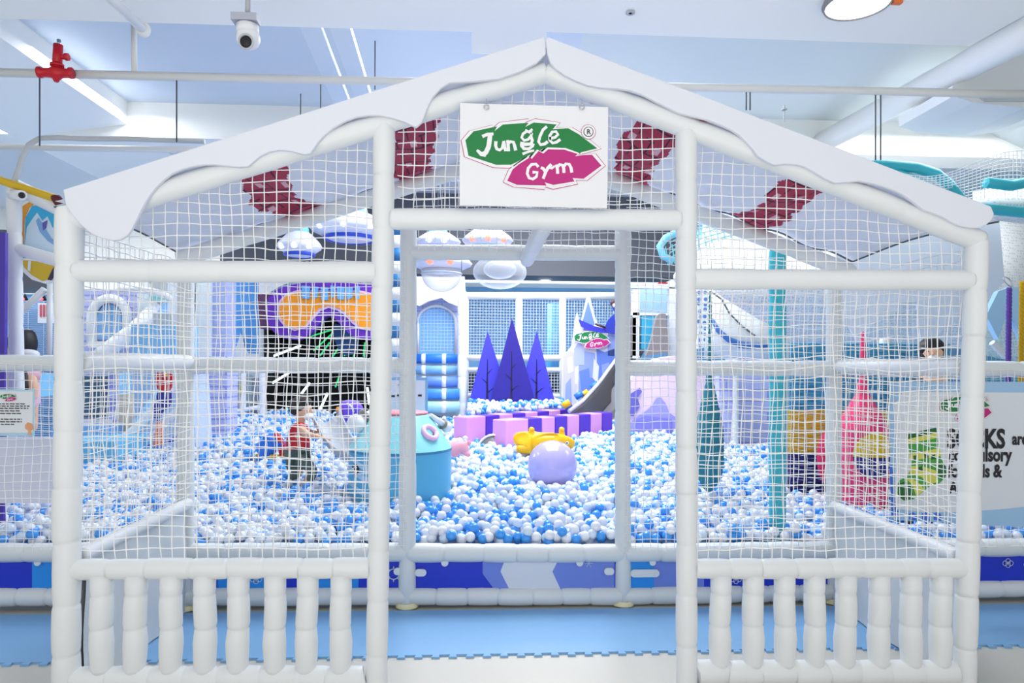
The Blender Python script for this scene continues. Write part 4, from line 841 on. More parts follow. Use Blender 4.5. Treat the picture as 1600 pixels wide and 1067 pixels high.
# tall striped pole seen between the posts
Y = 7.4; t = T('striped_pole', 'tall blue and white banded padded pole between the doorway posts', 'pole', V(P(625, 640, Y).x, Y, .4))
y = 330; i = 0; k = MB(); bm_ = mat('band_blue', '2E78B4', .4)
while y < 640:
    MB().cyl(P(623, y, Y), P(623, y + 20, Y), .1, 24).build('band', bm_ if i % 2 else PALEW, t); y += 20; i += 1
# castle mountain board with snowboarder
Y = 11.6; t = T('castle_mural', 'tall icy castle board in blue and lilac with a small green and magenta logo', 'mural', V(P(925, 640, Y).x, Y, .7))
CS = {}
for nm, hx in (('a', 'D8D4F4'), ('b', '9CB0F0'), ('c', '6E90EC'), ('d', 'BCC8F6'), ('e', 'EEF0FA')): CS[nm] = mat('castle_' + nm, hx, .5)
cut([(877, 640), (878, 556), (888, 548), (894, 540), (899, 500), (902, 488), (905, 500), (908, 505), (910, 495), (918, 461), (921, 461), (931, 500), (938, 512), (950, 510), (975, 508), (990, 530), (990, 640)], Y, .08, 'board', CS['e'], t, .6)
k = MB()
for pts_, c_, l_ in (([(910, 503), (919, 470), (929, 505), (925, 515), (912, 515)], 2, 1), ([(880, 555), (892, 548), (903, 555), (900, 638), (879, 638)], 0, 1), ([(905, 556), (912, 548), (930, 552), (932, 600), (925, 640), (903, 640)], 1, 1), ([(932, 545), (945, 550), (960, 545), (962, 600), (945, 630), (934, 615)], 2, 1), ([(948, 510), (962, 508), (962, 556), (950, 556)], 1, 1), ([(962, 520), (988, 530), (988, 638), (962, 610)], 3, 1),
                     ([(897, 545), (905, 532), (913, 545), (913, 570), (897, 570)], 3, 2), ([(905, 580), (920, 575), (922, 590), (935, 592), (933, 606), (908, 610)], 2, 2), ([(884, 600), (892, 590), (894, 640), (882, 640)], 1, 2), ([(928, 560), (936, 572), (934, 600), (926, 590)], 4, 3), ([(898, 575), (902, 572), (903, 600), (898, 600)], 4, 2), ([(915, 612), (930, 606), (935, 620), (922, 640), (912, 640)], 3, 3), ([(940, 570), (952, 566), (956, 590), (942, 596)], 1, 2), ([(886, 560), (894, 556), (896, 580), (888, 584)], 4, 2)):
    k.px(pts_, Y - .004 * l_ - .002, .004, c_)
o = k.build('castle_print', [CS[x] for x in 'abcde'], t); fixn(o)
c_ = P(925, 531, Y - .08); k = MB(); logo(k, c_, (1, 0, 0), (0, 0, 1), 56 / 566 / F * Y, lay=.003); k.build('logo', LM, t)
cut([(904, 499), (912, 502), (930, 510), (948, 514), (960, 516), (958, 520), (940, 520), (920, 516), (908, 510)], Y - .1, .03, 'snowboard', mat('board_indigo', '3A3CC8', .4), t)
cut([(944, 514), (950, 500), (960, 490), (966, 486), (972, 500), (972, 520), (960, 522), (950, 520)], Y - .12, .03, 'rider_suit', mat('suit_indigo', '2C3CB0', .4), t)
MB().ball(P(959, 474, Y - .12), (.06, .03, .065)).build('rider_head', mat('rider_plum', '4A2038', .4), t); MB().ball(P(960, 477, Y - .15), (.035, .02, .035)).build('rider_face', mat('face_pale', 'F0DCDC', .5), t)
MB().path([P(959, 480, Y - .1), P(962, 486, Y - .1)], .03, 8).build('rider_neck', mat('suit_indigo', '2C3CB0', .4), t)
for p_, q_ in (((930, 506), (946, 512)),): MB().path([P(*p_, Y - .11), P(*q_, Y - .11)], .02, 6).build('rider_glove', mat('rider_plum', '4A2038', .4), t)
# grey slide
t = T('steel_slide', 'grey metal slide curving down from the right to the striped walls', 'slide', V(P(930, 650, 10.3).x, 10.3, .6))
path = [(1025, 470, 12.2), (1005, 500, 11.8), (985, 533, 11.4), (961, 568, 11.0), (938, 600, 10.6), (913, 628, 10.2), (890, 646, 9.95)]
C_ = [P(*p_) for p_ in path]; vs = []; ns = 8
for i, p in enumerate(C_):
    dr = Vector((.27, .45, -.27))
    for j in range(ns + 1): u = j / ns; vs.append(p + dr * u + V(-.03, 0, -.06) * math.sin(math.pi * u))
ff = [(i * (ns + 1) + j, i * (ns + 1) + j + 1, (i + 1) * (ns + 1) + j + 1, (i + 1) * (ns + 1) + j) for i in range(len(C_) - 1) for j in range(ns)]
o = MB().add(vs, ff, 0, True).build('chute', mat('slide_grey', '6E6A68', .4), t); sd = o.modifiers.new('s', 'SOLIDIFY'); sd.thickness = .02
MB().path([p + V(-.01, 0, .03) for p in C_], .028, 10).build('side_lip', mat('lip_white', 'E4E4E6', .4), t)
cut([(1000, 556), (985, 572), (961, 602), (940, 628), (925, 650), (1000, 660)], 11.0, .05, 'side_panel', mat('slide_side', 'B9B7B6', .5), t)
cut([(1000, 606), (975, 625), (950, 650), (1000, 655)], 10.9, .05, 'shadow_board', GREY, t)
for i, (x, y, m_) in enumerate(((884, 632, YEL), (886, 634, BLUE), (904, 618, BLUE), (913, 616, YEL), (928, 603, BLUE))):
    MB().path([P(x - 5, y + 3, 10.0 + .2 * i), P(x + 6, y - 4, 10.0 + .2 * i)], .05, 8).build('foam_baton', m_, None, ['yellow foam baton lowest beside the steel slide', 'blue foam baton lowest beside the steel slide', 'blue foam baton halfway up beside the slide, left of a yellow one', 'yellow foam baton halfway up beside the steel slide', 'blue foam baton highest beside the steel slide'][i], 'foam baton')
# structure right of the doorway
Y = 11.2; t = T('slide_tower', 'white slide tower with grey boards and blue netting behind the right doorway post', 'tower', V(P(1020, 555, Y).x, Y, 1.2))
for x0, y0, x1, y1, m_, nm in ((984, 445, 1052, 452, PALEW, 'beam'), (989, 452, 996, 560, PALEW, 'post'), (1046, 448, 1056, 560, PALEW, 'post'), (984, 488, 1050, 494, PALEW, 'beam'), (978, 495, 991, 556, GREY, 'grey_board'), (1003, 494, 1022, 546, mat('netted_cyan', '3CB0D8', .5), 'cyan_panel')):
    MB().box(P(x0, y0, Y), P(x1, y1, Y + .12)).build(nm, m_, t)
cut([(1026, 494), (1032, 490), (1040, 490), (1046, 550), (1010, 556), (1018, 530)], Y - .2, .1, 'slanted_board', mat('board_taupe', '989090', .5), t)
cut([(984, 452), (1050, 452), (1050, 488), (984, 488)], Y + .4, .05, 'back_panel', mat('pale_cyan', 'B4DCF0', .5), t)
MB().box(P(1030, 441, Y - .3), P(1041, 444, Y - .2)).build('red_lamp', RED, t)
# perforated white net hill (big) on the right
DOT = dotmat('perforated_white', 'EDEFEF', 'CDD2D2', 26)
t = T('net_canopy', 'huge white perforated net canopy bulging over the right bay', 'net canopy', V(P(1250, 540, 9.2).x, 9.2, 1.2))
def sheet(pxtop, pxbot, Y, bulge, n_, name, m_, par, rows=14):
    vs = []
    for i in range(len(pxtop)):
        for j in range(rows + 1):
            u = j / rows; x = pxtop[i][0] + (pxbot[i][0] - pxtop[i][0]) * u; y = pxtop[i][1] + (pxbot[i][1] - pxtop[i][1]) * u
            yy = Y - bulge * math.sin(math.pi * u) * (0.4 + .6 * math.sin(math.pi * i / (len(pxtop) - 1))); vs.append(P(x, y, yy))
    ff = [(i * (rows + 1) + j, i * (rows + 1) + j + 1, (i + 1) * (rows + 1) + j + 1, (i + 1) * (rows + 1) + j) for i in range(len(pxtop) - 1) for j in range(rows)]
    o = MB().add(vs, ff, 0, True).build(name, m_, par); sd = o.modifiers.new('s', 'SOLIDIFY'); sd.thickness = .02; return o
xs = [1052, 1080, 1110, 1150, 1200, 1250, 1300, 1350, 1400, 1450, 1500, 1560, 1640]
tp = [430, 385, 360, 350, 345, 345, 345, 345, 340, 335, 330, 320, 315]; bt = [440, 455, 520, 535, 540, 540, 540, 540, 540, 540, 545, 560, 570]
sheet(list(zip(xs, tp)), list(zip(xs, bt)), 9.3, 1.3, 0, 'netting', DOT, t, 20)
MB().path([P(x, y, 8.9) for x, y in ((1052, 408), (1036, 400), (1031, 385), (1040, 372), (1060, 362), (1090, 352))], .05, 10).build('edge_tube', mat('aqua_tube', '70B8D0', .4), t)
k = MB(); 
for j in range(5): k.path([P(x, y + j * 8, 8.95) for x, y in ((1045, 380), (1070, 366), (1110, 352), (1150, 342))], .007, 4)
for i in range(12): k.path([P(1040 + i * 10, 385 - i * 3.6, 8.95), P(1044 + i * 10, 415 - i * 3.6, 8.95)], .007, 4)
k.build('edge_net', mat('net_aqua', '6CC4CC', .6), t)
# plain pale screen behind the canopy
t = T('side_screen', 'pale blue grey fabric screen stretched behind the right end of the playhouse', 'screen', V(P(1430, 540, 7.6).x, 7.6, 1.3))
cut([(1306, 440), (1306, 385), (1420, 345), (1560, 325), (1570, 440), (1540, 470), (1440, 540), (1432, 472), (1410, 472), (1396, 492), (1370, 502), (1350, 520), (1340, 535), (1326, 510), (1314, 500)], 7.6, .02, 'fabric', mat('screen_fabric', 'D6DFEC', .7), t)
# white fabric slide inside the right bay
t = T('fabric_slide', 'white fabric slide with blue printed edge swooping down behind the right bay net', 'slide', V(P(1150, 560, 8.0).x, 8.0, 1.2))
sheet([(1108, 448), (1130, 465), (1155, 480), (1180, 496), (1212, 512)], [(1100, 560), (1125, 560), (1155, 560), (1180, 560), (1212, 560)], 8.0, .2, 0, 'chute_side', mat('chute_white', 'DDE2E6', .5), t, 6)
MB().path([P(x, y, 7.85) for x, y in ((1112, 498), (1122, 516), (1138, 530), (1156, 538), (1180, 541), (1200, 540))], [.02, .03, .035, .045, .035, .02], 8).build('blue_edge', mat('edge_blue', '3A70B8', .4), t)
MB().path([P(x, y, 7.8) for x, y in ((1110, 455), (1128, 468), (1140, 490), (1160, 510), (1180, 525))], .01, 6).build('seam', DARK, t)
cut([(1088, 450), (1100, 446), (1112, 452), (1114, 540), (1090, 545)], 8.3, .06, 'patterned_panel', dotmat('blue_flecks', 'DCE6F2', '5878B8', 14), t)
# ---------------- banner and things right ----------------
Y = YB - .1; t = T('sock_banner', 'large white banner with striped green sock and bold black lettering on the right fence', 'banner', V(P(1500, 815, Y).x, Y, P(1500, 815, Y).z))
BN = mat('banner_white', 'E4EAF2', .5); BL = mat('banner_blue', 'A4CCF0', .5)
k = MB(); k.px([(1390, 596), (1720, 597), (1720, 830), (1394, 812)], Y, .008, 0)
k.px([(1390, 596), (1720, 597), (1720, 614), (1410, 612), (1404, 625), (1398, 630), (1391, 630)], Y - .0015, .0015, 1)
k.px([(1390, 625), (1397, 628), (1400, 700), (1398, 760), (1396, 812), (1392, 812)], Y - .0015, .0015, 1)
k.px([(1394, 812), (1404, 795), (1440, 800), (1500, 800), (1560, 796), (1600, 792), (1720, 800), (1720, 830)], Y - .0015, .0015, 1)
k.px([(1390, 724), (1394, 726), (1396, 745), (1399, 790), (1404, 800), (1400, 808), (1393, 806)], Y - .0025, .0015, 2)
for x in (1421, 1441, 1459): k.px([(x, 812), (x - 1, 803), (x + 5, 800), (x + 11, 803), (x + 12, 814)], Y - .0025, .0015, 2)
fixn(k.build('banner_sheet', [BN, BL, mat('banner_drip', '3C78DC', .5)], t))
# sock
k = MB(); SG = mat('sock_green', '48A848', .5); SD = mat('sock_dark', '1F6A38', .5); SY = mat('sock_yellow', 'E0E060', .5)
def sp(l, lev, c_): k.px(l, Y - .002 - .001 * lev, .001, c_)
sp([(1417, 678), (1463, 668), (1466, 690), (1470, 715), (1478, 730), (1478, 745), (1468, 755), (1452, 760), (1440, 770), (1428, 780), (1412, 782), (1403, 775), (1401, 760), (1406, 750), (1418, 744), (1424, 730), (1421, 705)], 0, 1)
sp([(1417, 678), (1463, 668), (1464, 676), (1418, 686)], 1, 0)
sp([(1418, 686), (1464, 676), (1465, 684), (1419, 693)], 1, 2); sp([(1421, 710), (1468, 700), (1471, 712), (1423, 720)], 1, 2); sp([(1423, 728), (1440, 728), (1462, 735), (1466, 752), (1452, 758), (1440, 745), (1421, 740)], 1, 2)
sp([(1467, 722), (1478, 728), (1479, 742), (1470, 750), (1466, 738)], 2, 0); sp([(1404, 756), (1414, 752), (1424, 760), (1427, 778), (1414, 782), (1404, 776)], 2, 0); sp([(1416, 748), (1426, 748), (1440, 758), (1444, 766), (1432, 776), (1426, 758)], 2, 2)
for x, y in ((1430, 715), (1447, 712), (1458, 714), (1438, 732)): sp([(x - 3, y - 3), (x + 3, y - 4), (x + 4, y + 3), (x - 2, y + 4)], 3, 0)
fixn(k.build('sock_print', [SD, SG, SY], t))
k = MB(); sc_ = 86 / 566 / F * Y; logo(k, P(1509, 638, Y) + V(0, -.003, 0), (1, 0, 0), (0, 0, 1), sc_, lay=.0008, mi=(0, 1, 2, 3)); k.build('logo', LM, t)
k = MB()
for s_, x, y, h_ in (('SOCKS', 1479, 699, 38), ('are', 1581, 694, 24), ('compulsory', 1481, 720, 27), ('for Kids &', 1481, 745, 26), ('Adults', 1483, 770, 24)):
    k.text(s_, P(x, y, Y) + V(0, -.003, 0), (.74, 0, 0), (0, 0, 1), h_ / 225 * 1.04, 0, .035, .001)
k.build('lettering', INK, t)
# ropes right
def rope(x, y0, y1, Y, m_, lab, r_):
    t = T('hanging_rope', lab, 'rope', P(x, y1, Y)); k = MB(); a_, b_ = P(x, y0, Y), P(x - 2, y1, Y); n_ = 60
    for ph in (0, 2.09, 4.19): k.path([a_.lerp(b_, i / n_) + V(math.cos(ph + i * .9) * r_ * .55, math.sin(ph + i * .9) * r_ * .55, 0) for i in range(n_ + 1)], r_ * .6, 6)
    k.build('rope', m_, t); return t
t = rope(1577, 450, 600, 5.6, mat('purple_rope', '5A3C9C', .8), 'purple chain rope hung from a steel shackle above the banner', .02)
k = MB(); c_ = P(1575, 440, 5.6); k.torus(c_, .022, .006, (0, 1, 0), 20, 6, ry=.05); k.build('shackle', CHROME, t)
t = rope(1597, 440, 600, 5.6, mat('mustard_rope', 'C8A010', .8), 'mustard yellow chain rope at the right edge above the banner', .02)
cut([(1540, 495), (1560, 455), (1580, 448), (1600, 450), (1640, 470), (1640, 600), (1600, 540), (1585, 500), (1570, 500), (1560, 530), (1545, 500)], 6.4, .06, 'arch', mat('ice_blue', 'A4D0F2', .5), T('ice_arch', 'pale blue ice arch board behind the purple and yellow ropes', 'scenery', P(1580, 600, 6.4)))
k = MB(); a_ = P(1542, 600, 6.8); b_ = P(1640, 470, 6.8); grid(k, a_, (b_.x - a_.x, 0, 0), (0, 0, b_.z - a_.z), 14, 18, .003); k.build('climbing_net', mat('net_mint', 'A8DCCC', .7), None, 'pale mint climbing net stretched behind the purple rope', 'net')
MB().pad(P(1550, 535, 6.1), P(1572, 558, 6.1), .03, .2).build('brace', WPAD2, None, 'short slanting grey padded brace right of the corner post', 'brace')
# turquoise tubes and big net, upper right
t = T('climbing_tubes', 'turquoise padded climbing loops under a white net in the upper right', 'climbing frame', V(P(1500, 330, 7).x, 7, 2.9))
for l_ in ([(1330, 262), (1380, 258), (1430, 262), (1462, 272), (1482, 288), (1500, 312), (1512, 335)], [(1400, 272), (1440, 288), (1480, 310), (1500, 318)], [(1540, 285), (1580, 290), (1640, 278)], [(1500, 322), (1540, 326), (1600, 332), (1650, 332)]):
    MB().path([P(x, y, 7.0) for x, y in l_], .058, 12).build('loop', TEAL, t)
k = MB()
def NP(u, v): return P(1380 + 260 * u, 252 + 14 * math.sin(u * 6) + (20 + 70 * u) * v + 10 * math.sin(u * 3 + 1), 6.7 + .5 * v)
for i in range(42): u = i / 41; k.path([NP(u, j / 10) for j in range(11)], .0035, 4)
for j in range(13): v = j / 12; k.path([NP(i / 40, v) for i in range(41)], .0035, 4)
k.build('net', CORD, t)
sheet([(1520, 300), (1560, 292), (1600, 290), (1660, 290)], [(1520, 330), (1560, 345), (1600, 350), (1660, 350)], 7.4, .3, 0, 'platform', DOT, t, 6)
# dark bits behind fence under the banner
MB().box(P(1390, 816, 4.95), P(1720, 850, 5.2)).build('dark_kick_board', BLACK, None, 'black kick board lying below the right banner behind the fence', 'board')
# ---------------- left edge ----------------
t = T('purple_post', 'broad deep purple padded post cut by the left photo edge', 'post', V(P(-8, 800, 5.0).x, 5.0, .1))
a_ = P(-60, 362, 5.0); b_ = P(5, 800, 5.0); MB().box((a_.x, 5.0, .1), (b_.x, 5.03, a_.z)).build('pad', PURPLE, t)
t = T('white_portal', 'white padded portal frame with a slanted top bar at the far left', 'frame', V(P(25, 600, 5.3).x, 5.3, .2))
MB().pad(P(22, 296, 5.3), P(26, 640, 5.3), .05, .35).build('post', WPAD, t); MB().pad(P(18, 288, 5.3), P(97, 328, 5.3), .055, .3).build('top_bar', WPAD, t); MB().pad(P(24, 388, 5.3), P(100, 410, 5.3), .045, .3).build('lower_bar', WPAD, t)
MB().pad(P(-30, 272, 5.25), P(92, 312, 5.25), .03, .4).build('yellow_pad', mat('mustard_pad', 'E0B820', .45), t); MB().pad(P(87, 308, 5.2), P(97, 322, 5.2), .035, .2).build('maroon_cap', mat('maroon', '5A1A28', .5), t)
MB().cyl(P(78, 440, 6.0), P(77, 560, 6.0), .022).build('thin_post', WPAD, t); MB().path([P(70, 452, 6.0), P(20, 500, 6.0)], .03, 12).build('brace', WPAD, t)
t = T('mountain_sign', 'tilted sign with orange border and blue snowy mountain at the upper left', 'sign', V(P(58, 400, 5.4).x, 5.4, 2.4))
cut([(22, 390), (26, 335), (34, 318), (48, 311), (95, 326), (95, 406)], 5.42, .03, 'sign_board', mat('sign_white', 'F4F2EE', .5), t)
cut([(25, 386), (28, 338), (35, 322), (48, 314), (56, 316), (45, 325), (38, 342), (36, 388)], 5.415, .004, 'orange_border', mat('sign_orange', 'F0A030', .5), t)
cut([(25, 386), (27, 345), (32, 330), (33, 345), (30, 387)], 5.41, .004, 'red_border', mat('sign_red', 'D04028', .5), t)
cut([(38, 388), (40, 340), (50, 322), (62, 320), (93, 328), (93, 400)], 5.413, .004, 'sky_print', mat('sign_sky', '3CB4E0', .5), t)
cut([(38, 388), (42, 355), (52, 340), (58, 332), (66, 345), (74, 338), (82, 355), (93, 362), (93, 402)], 5.408, .004, 'mountain_print', mat('sign_snow', 'CFE4F4', .5), t)
cut([(56, 345), (60, 340), (68, 352), (80, 372), (92, 380), (92, 388), (74, 376), (62, 362)], 5.404, .003, 'shade_print', mat('sign_blue', '7CACDC', .5), t); cut([(66, 348), (74, 344), (72, 356), (67, 360)], 5.402, .003, 'rider_print', mat('sign_violet', '6458B0', .5), t)
t = T('oval_sign', 'half round yellow sign with white rim under the mountain sign', 'sign', V(P(60, 440, 5.6).x, 5.6, 2.2))
cut([(24, 402), (96, 408), (96, 425), (84, 440), (70, 443), (50, 437), (36, 425)], 5.6, .03, 'rim', WHITE, t); cut([(32, 406), (90, 411), (84, 425), (74, 437), (66, 439), (50, 430), (38, 418)], 5.595, .004, 'face', mat('sign_mustard', 'D8B430', .5), t)
cut([(82, 420), (90, 412), (94, 420), (80, 438), (74, 437)], 5.59, .004, 'dark_edge', mat('dark_plum', '3A3450', .5), t); cut([(44, 408), (48, 408), (47, 424), (43, 422)], 5.59, .004, 'mark', WHITE, t)
t = T('bullet_camera', 'small white bullet camera on the left portal frame', 'camera', P(28, 305, 5.15)); MB().path([P(18, 304, 5.25), P(34, 305, 5.05)], .035, 14).build('housing', WHITE, t); MB().ball(P(34, 305, 5.03), (.022, .02, .022)).build('lens', BLACK, t)
Y = YB - .12; t = T('rules_notice', 'small white rules notice with pale blue border on the left fence net', 'notice', P(10, 680, Y))
MB().box(P(-70, 608, Y), P(54, 681, Y + .006)).build('sheet', mat('notice_blue', 'B8DCF0', .5), t); MB().box(P(-66, 611, Y - .002), P(51, 676, Y)).build('paper', mat('notice_paper', 'E8EDF2', .5), t)
k = MB(); logo(k, P(14, 621, Y) + V(0, -.004, 0), (1, 0, 0), (0, 0, 1), 24 / 566 / F * Y, lay=.0006); k.build('logo', LM, t)
k = MB(); rr = random.Random(3)
for y, x1 in ((630, 40), (633.5, 46), (637, 44), (641, 32), (645, 34), (654, 34), (658, 34), (662, 22)):
    x = -50
    while x < x1: w_ = rr.uniform(3, 8); k.px([(x, y), (min(x + w_, x1), y + .2), (min(x + w_, x1), y + 1.9), (x, y + 1.7)], Y - .004, .001); x += w_ + 1.6
k.build('small_print', mat('print_grey', '505058', .5), t)
k = MB(); k.px([(39, 664), (43, 660), (50, 662), (52, 670), (48, 673), (49, 679), (43, 679), (44, 673), (39, 669)], Y - .005, .002); fixn(k.build('fist_print', mat('skin_print', 'E8A878', .5), t))
a_ = P(-80, 683, YB + .35); b_ = P(84, 786, YB + .35); MB().box((a_.x, YB + .35, b_.z), (b_.x, YB + .38, a_.z)).build('white_board', mat('lav_board', 'E0E2F0', .5), None, 'plain white board behind the left fence net under the rules notice', 'board')
MB().box(P(30, 585, 5.9), P(84, 618, 6.3)).build('padded_table', mat('table_blue', '88CCF0', .4), None, 'light blue padded counter beside the woman at the left', 'counter')
# poster, spot lamps far left
t = T('wall_poster', 'white poster with red lettering lines far behind the woman at the left', 'poster', P(75, 505, 9)); MB().box(P(59, 473, 9), P(88, 505, 9.02)).build('sheet', WHITE, t)
for x in (62, 67, 72, 78): MB().box(P(x, 476, 8.99), P(x + 3.4, 495, 9.0)).build('red_lettering', mat('poster_red', 'D86070', .5), t)
a_ = P(20, 470, 9.3); b_ = P(92, 560, 9.3); b_.z = .02; k = MB(); grid(k, (a_.x, 9.3, b_.z), (b_.x - a_.x, 0, 0), (0, 0, a_.z - b_.z), 3, 90, .006); k.box((a_.x, 9.4, b_.z), (b_.x, 9.45, a_.z), 1); k.build('slatted_screen', [mat('slat_white', 'C8DCF0', .6), mat('screen_blue', '78ACE0', .6)], None, 'blue slatted screen behind the woman at the left', 'screen')
for x, lb in ((39, 'black cone spot lamp with red light, left one above the poster'), (68, 'black cone spot lamp with red light, right one above the poster')):
    t = T('spot_lamp', lb, 'lamp', P(x, 470, 9.35)); c_ = P(x, 470, 9.35); hd = MB().lathe(c_, [(.001, .1), (.045, 0), (.001, 0)], 16).build('hood', BLACK, t); MB().ball(c_ + V(0, -.045, .02), .022).build('bulb', mat('red_glow', 'FF6070', .4, emis=('FF5060', 1.5)), hd)
# ---------------- hanging inflatables ----------------
def ufo(px_, py_, Y, rx, ry, lab, dome, low, bulbs, bulbc):
    t = T('hanging_saucer', lab, 'hanging decoration', P(px_, py_, Y)); c_ = P(px_, py_, Y); a_ = rx / F * Y; b_ = ry / F * Y
    MB().lathe(c_, [(.001, -b_ * .5), (a_ * .5, -b_ * .5), (a_ * .95, -b_ * .12), (a_, 0), (a_ * .9, b_ * .2), (a_ * .55, b_ * .62), (a_ * .3, b_ * .8), (.001, b_ * .85)], 32).build('saucer', mat('saucer_white', 'E6EAF8', .35), t)
    MB().ball(c_ + V(0, 0, b_ * .75), (a_ * .42, a_ * .42, b_ * .6)).build('dome', dome, t)
    MB().torus(c_ + V(0, 0, -b_ * .42), a_ * .62, b_ * .1, (0, 0, 1), 28, 8).build('ring', low, t)
    for i in range(bulbs):
        an = -math.pi / 2 + (i - (bulbs - 1) / 2) * .7; MB().ball(c_ + V(math.cos(an) * a_ * .93, math.sin(an) * a_ * .93, -b_ * .1), .035 * Y / 8).build('bulb', bulbc, t)
    MB().cyl(c_ + V(0, 0, b_), V(c_.x, c_.y, 4.78), .006, 6).build('wire', DARK, t)
BLU = mat('bulb_blue', 'C0C8FF', .4, emis=('A8B4FF', 2.2)); REDB = mat('bulb_red', 'FF7058', .4, emis=('FF6850', 2.0)); AQ = mat('saucer_aqua', '7CD4DC', .35); ROY = mat('saucer_royal', '2C50D0', .35)
ufo(548, 358, 8.6, 62, 34, 'widest white hanging saucer with blue lights above the goggles sign', AQ, ROY, 3, BLU)
ufo(468, 385, 8.2, 34, 30, 'smaller aqua topped hanging saucer left of the widest one', AQ, ROY, 3, BLU)
ufo(762, 376, 8.0, 40, 26, 'hanging saucer with red lights seen above the middle rear beam', mat('dome_blue', '3A8CC8', .35), AQ, 3, REDB)
ufo(684, 378, 8.3, 36, 20, 'aqua hanging saucer left of the red lit one', AQ, ROY, 2, BLU)
ufo(690, 412, 9.0, 48, 26, 'white hanging saucer below the middle rear beam above the clear bowl', WHITE, LGREY, 2, REDB)
CLR = clearmat('clear_plastic', 'F0F4FA', .1)
t = T('clear_bowl', 'clear half round hanging bowl in front of the snow drape', 'bowl', P(691, 455, 8.6)); c_ = P(690, 428, 8.6); a_ = 31 / F * 8.6
MB().lathe(c_, [(a_ * math.cos(q_ * math.pi / 20), -a_ * .9 * math.sin(q_ * math.pi / 20)) for q_ in range(11)], 32).build('bowl', clearmat('clear_plastic_2', 'F4F4F8', .35), t); MB().torus(c_, a_, .012, (0, 0, 1), 32, 6).build('rim', LGREY, t); MB().cyl(c_ + V(a_, 0, 0), V(c_.x + a_, c_.y, 4.78), .004, 6).build('wire', DARK, t)
t = T('clear_bubble', 'clear oval bubble hanging below the middle rear beam', 'bubble', P(781, 450, 8.0)); c_ = P(781, 425, 8.0)
MB().ball(c_, (42 / F * 8, .25, 27 / F * 8), 0, 36, 20).build('shell', CLR, t); MB().ball(c_ + V(0, 0, .03), (26 / F * 8, .16, 15 / F * 8), 0, 28, 16).build('inner_shell', clearmat('clear_plastic_3', 'D8E0EC', .2), t); MB().cyl(c_ + V(0, 0, 27 / F * 8), V(c_.x, c_.y, 4.78), .004, 6).build('wire', DARK, t)
# ---------------- ceiling services ----------------
PIPE = mat('pipe_white', 'E9E9E6', .5)
t = T('sprinkler_pipe', 'long white sprinkler pipe running across under the ceiling', 'pipe', P(800, 130, 5.2))
pp_ = [P(-60, 112, 5.2), P(600, 127, 5.2), P(1440, 144, 5.2), P(1640, 149, 5.2)]; MB().path(pp_, .031, 14).build('pipe', PIPE, t)
MB().cyl(P(209, 36, 5.2), P(210, 114, 5.2), .02).build('riser', PIPE, t)
MB().path([P(150, -28, 3.75), P(175, 0, 4.0), P(222, 44, 4.5)], .03, 12).build('branch', PIPE, t); MB().ball(P(224, 46, 4.52), (.045, .04, .05)).build('elbow', PIPE, t)
t = T('fire_valve', 'red fire sprinkler valve fitted on the white pipe', 'valve', P(88, 112, 5.1)); Y = 5.12
k = MB(); k.lathe(P(60, 113, Y), [(.001, 0), (.04, 0), (.04, .02), (.03, .03), (.035, .08), (.05, .12), (.05, .14), (.035, .17), (.03, .21), (.04, .22), (.04, .24), (.001, .24)], 20, 0, (1, 0, .0)); k.cyl(P(88, 114, Y), P(88, 128, Y), .045, 16, 0, .015); k.build('body', RED, t)
k = MB(); k.cyl(P(89, 106, Y), P(91, 70, Y), .032); k.cyl(P(91, 89, Y), P(106, 89, Y), .018); k.cyl(P(102, 89, Y), P(107, 89, Y), .026); k.cyl(P(89, 104, Y), P(89, 100, Y), .045); k.build('stem', RED, t); MB().cyl(P(92, 72, Y), P(92, 62, Y), .014).build('nozzle', CHROME, t)
t = T('dome_camera', 'white dome security camera under a grey box near the ceiling', 'camera', P(387, 82, 3.7)); Y = 3.7
MB().box(P(360, 18, Y), P(407, 41, Y + .07)).build('junction_box', mat('box_grey', 'B4B8C8', .5), t); MB().cyl(P(387, 20, Y + .07), V(P(387, 20, Y + .07).x, Y + .07, 3.9), .014).build('stem', LGREY, t)
MB().cyl(P(387, 40, Y + .05), P(387, 54, Y + .05), .058, 24).build('base', WHITE, t); MB().ball(P(388, 60, Y + .05), .062).build('dome', WHITE, t); c_ = P(385, 66, Y - .01); ln = MB().ball(c_, (.034, .02, .034)).build('lens', BLACK, t); MB().torus(c_ + V(0, -.008, 0), .036, .006, (0, 1, .2)).build('lens_ring', LGREY, ln)
t = T('cable_tray', 'pair of white cable trays running back under the ceiling', 'cable tray', P(540, 130, 6))
for xa_, xb_ in ((470, 549), (520, 583)):
    a_ = P(xa_, 0, 4.85); b_ = P(xb_, 128 if xa_ == 470 else 122, 7.3); b_ = a_ + (b_ - a_) * 1.4; b_.z = a_.z = 4.1; b_ = Vector((b_.x, b_.y, 4.1)); w_ = .075
    MB().prism([a_ + V(-w_, 0, 0), a_ + V(w_, 0, 0), a_ + V(w_, 0, .06), a_ + V(-w_, 0, .06)], b_ - a_).build('tray', mat('tray_white', 'DCE6F0', .5), t)
k = MB()
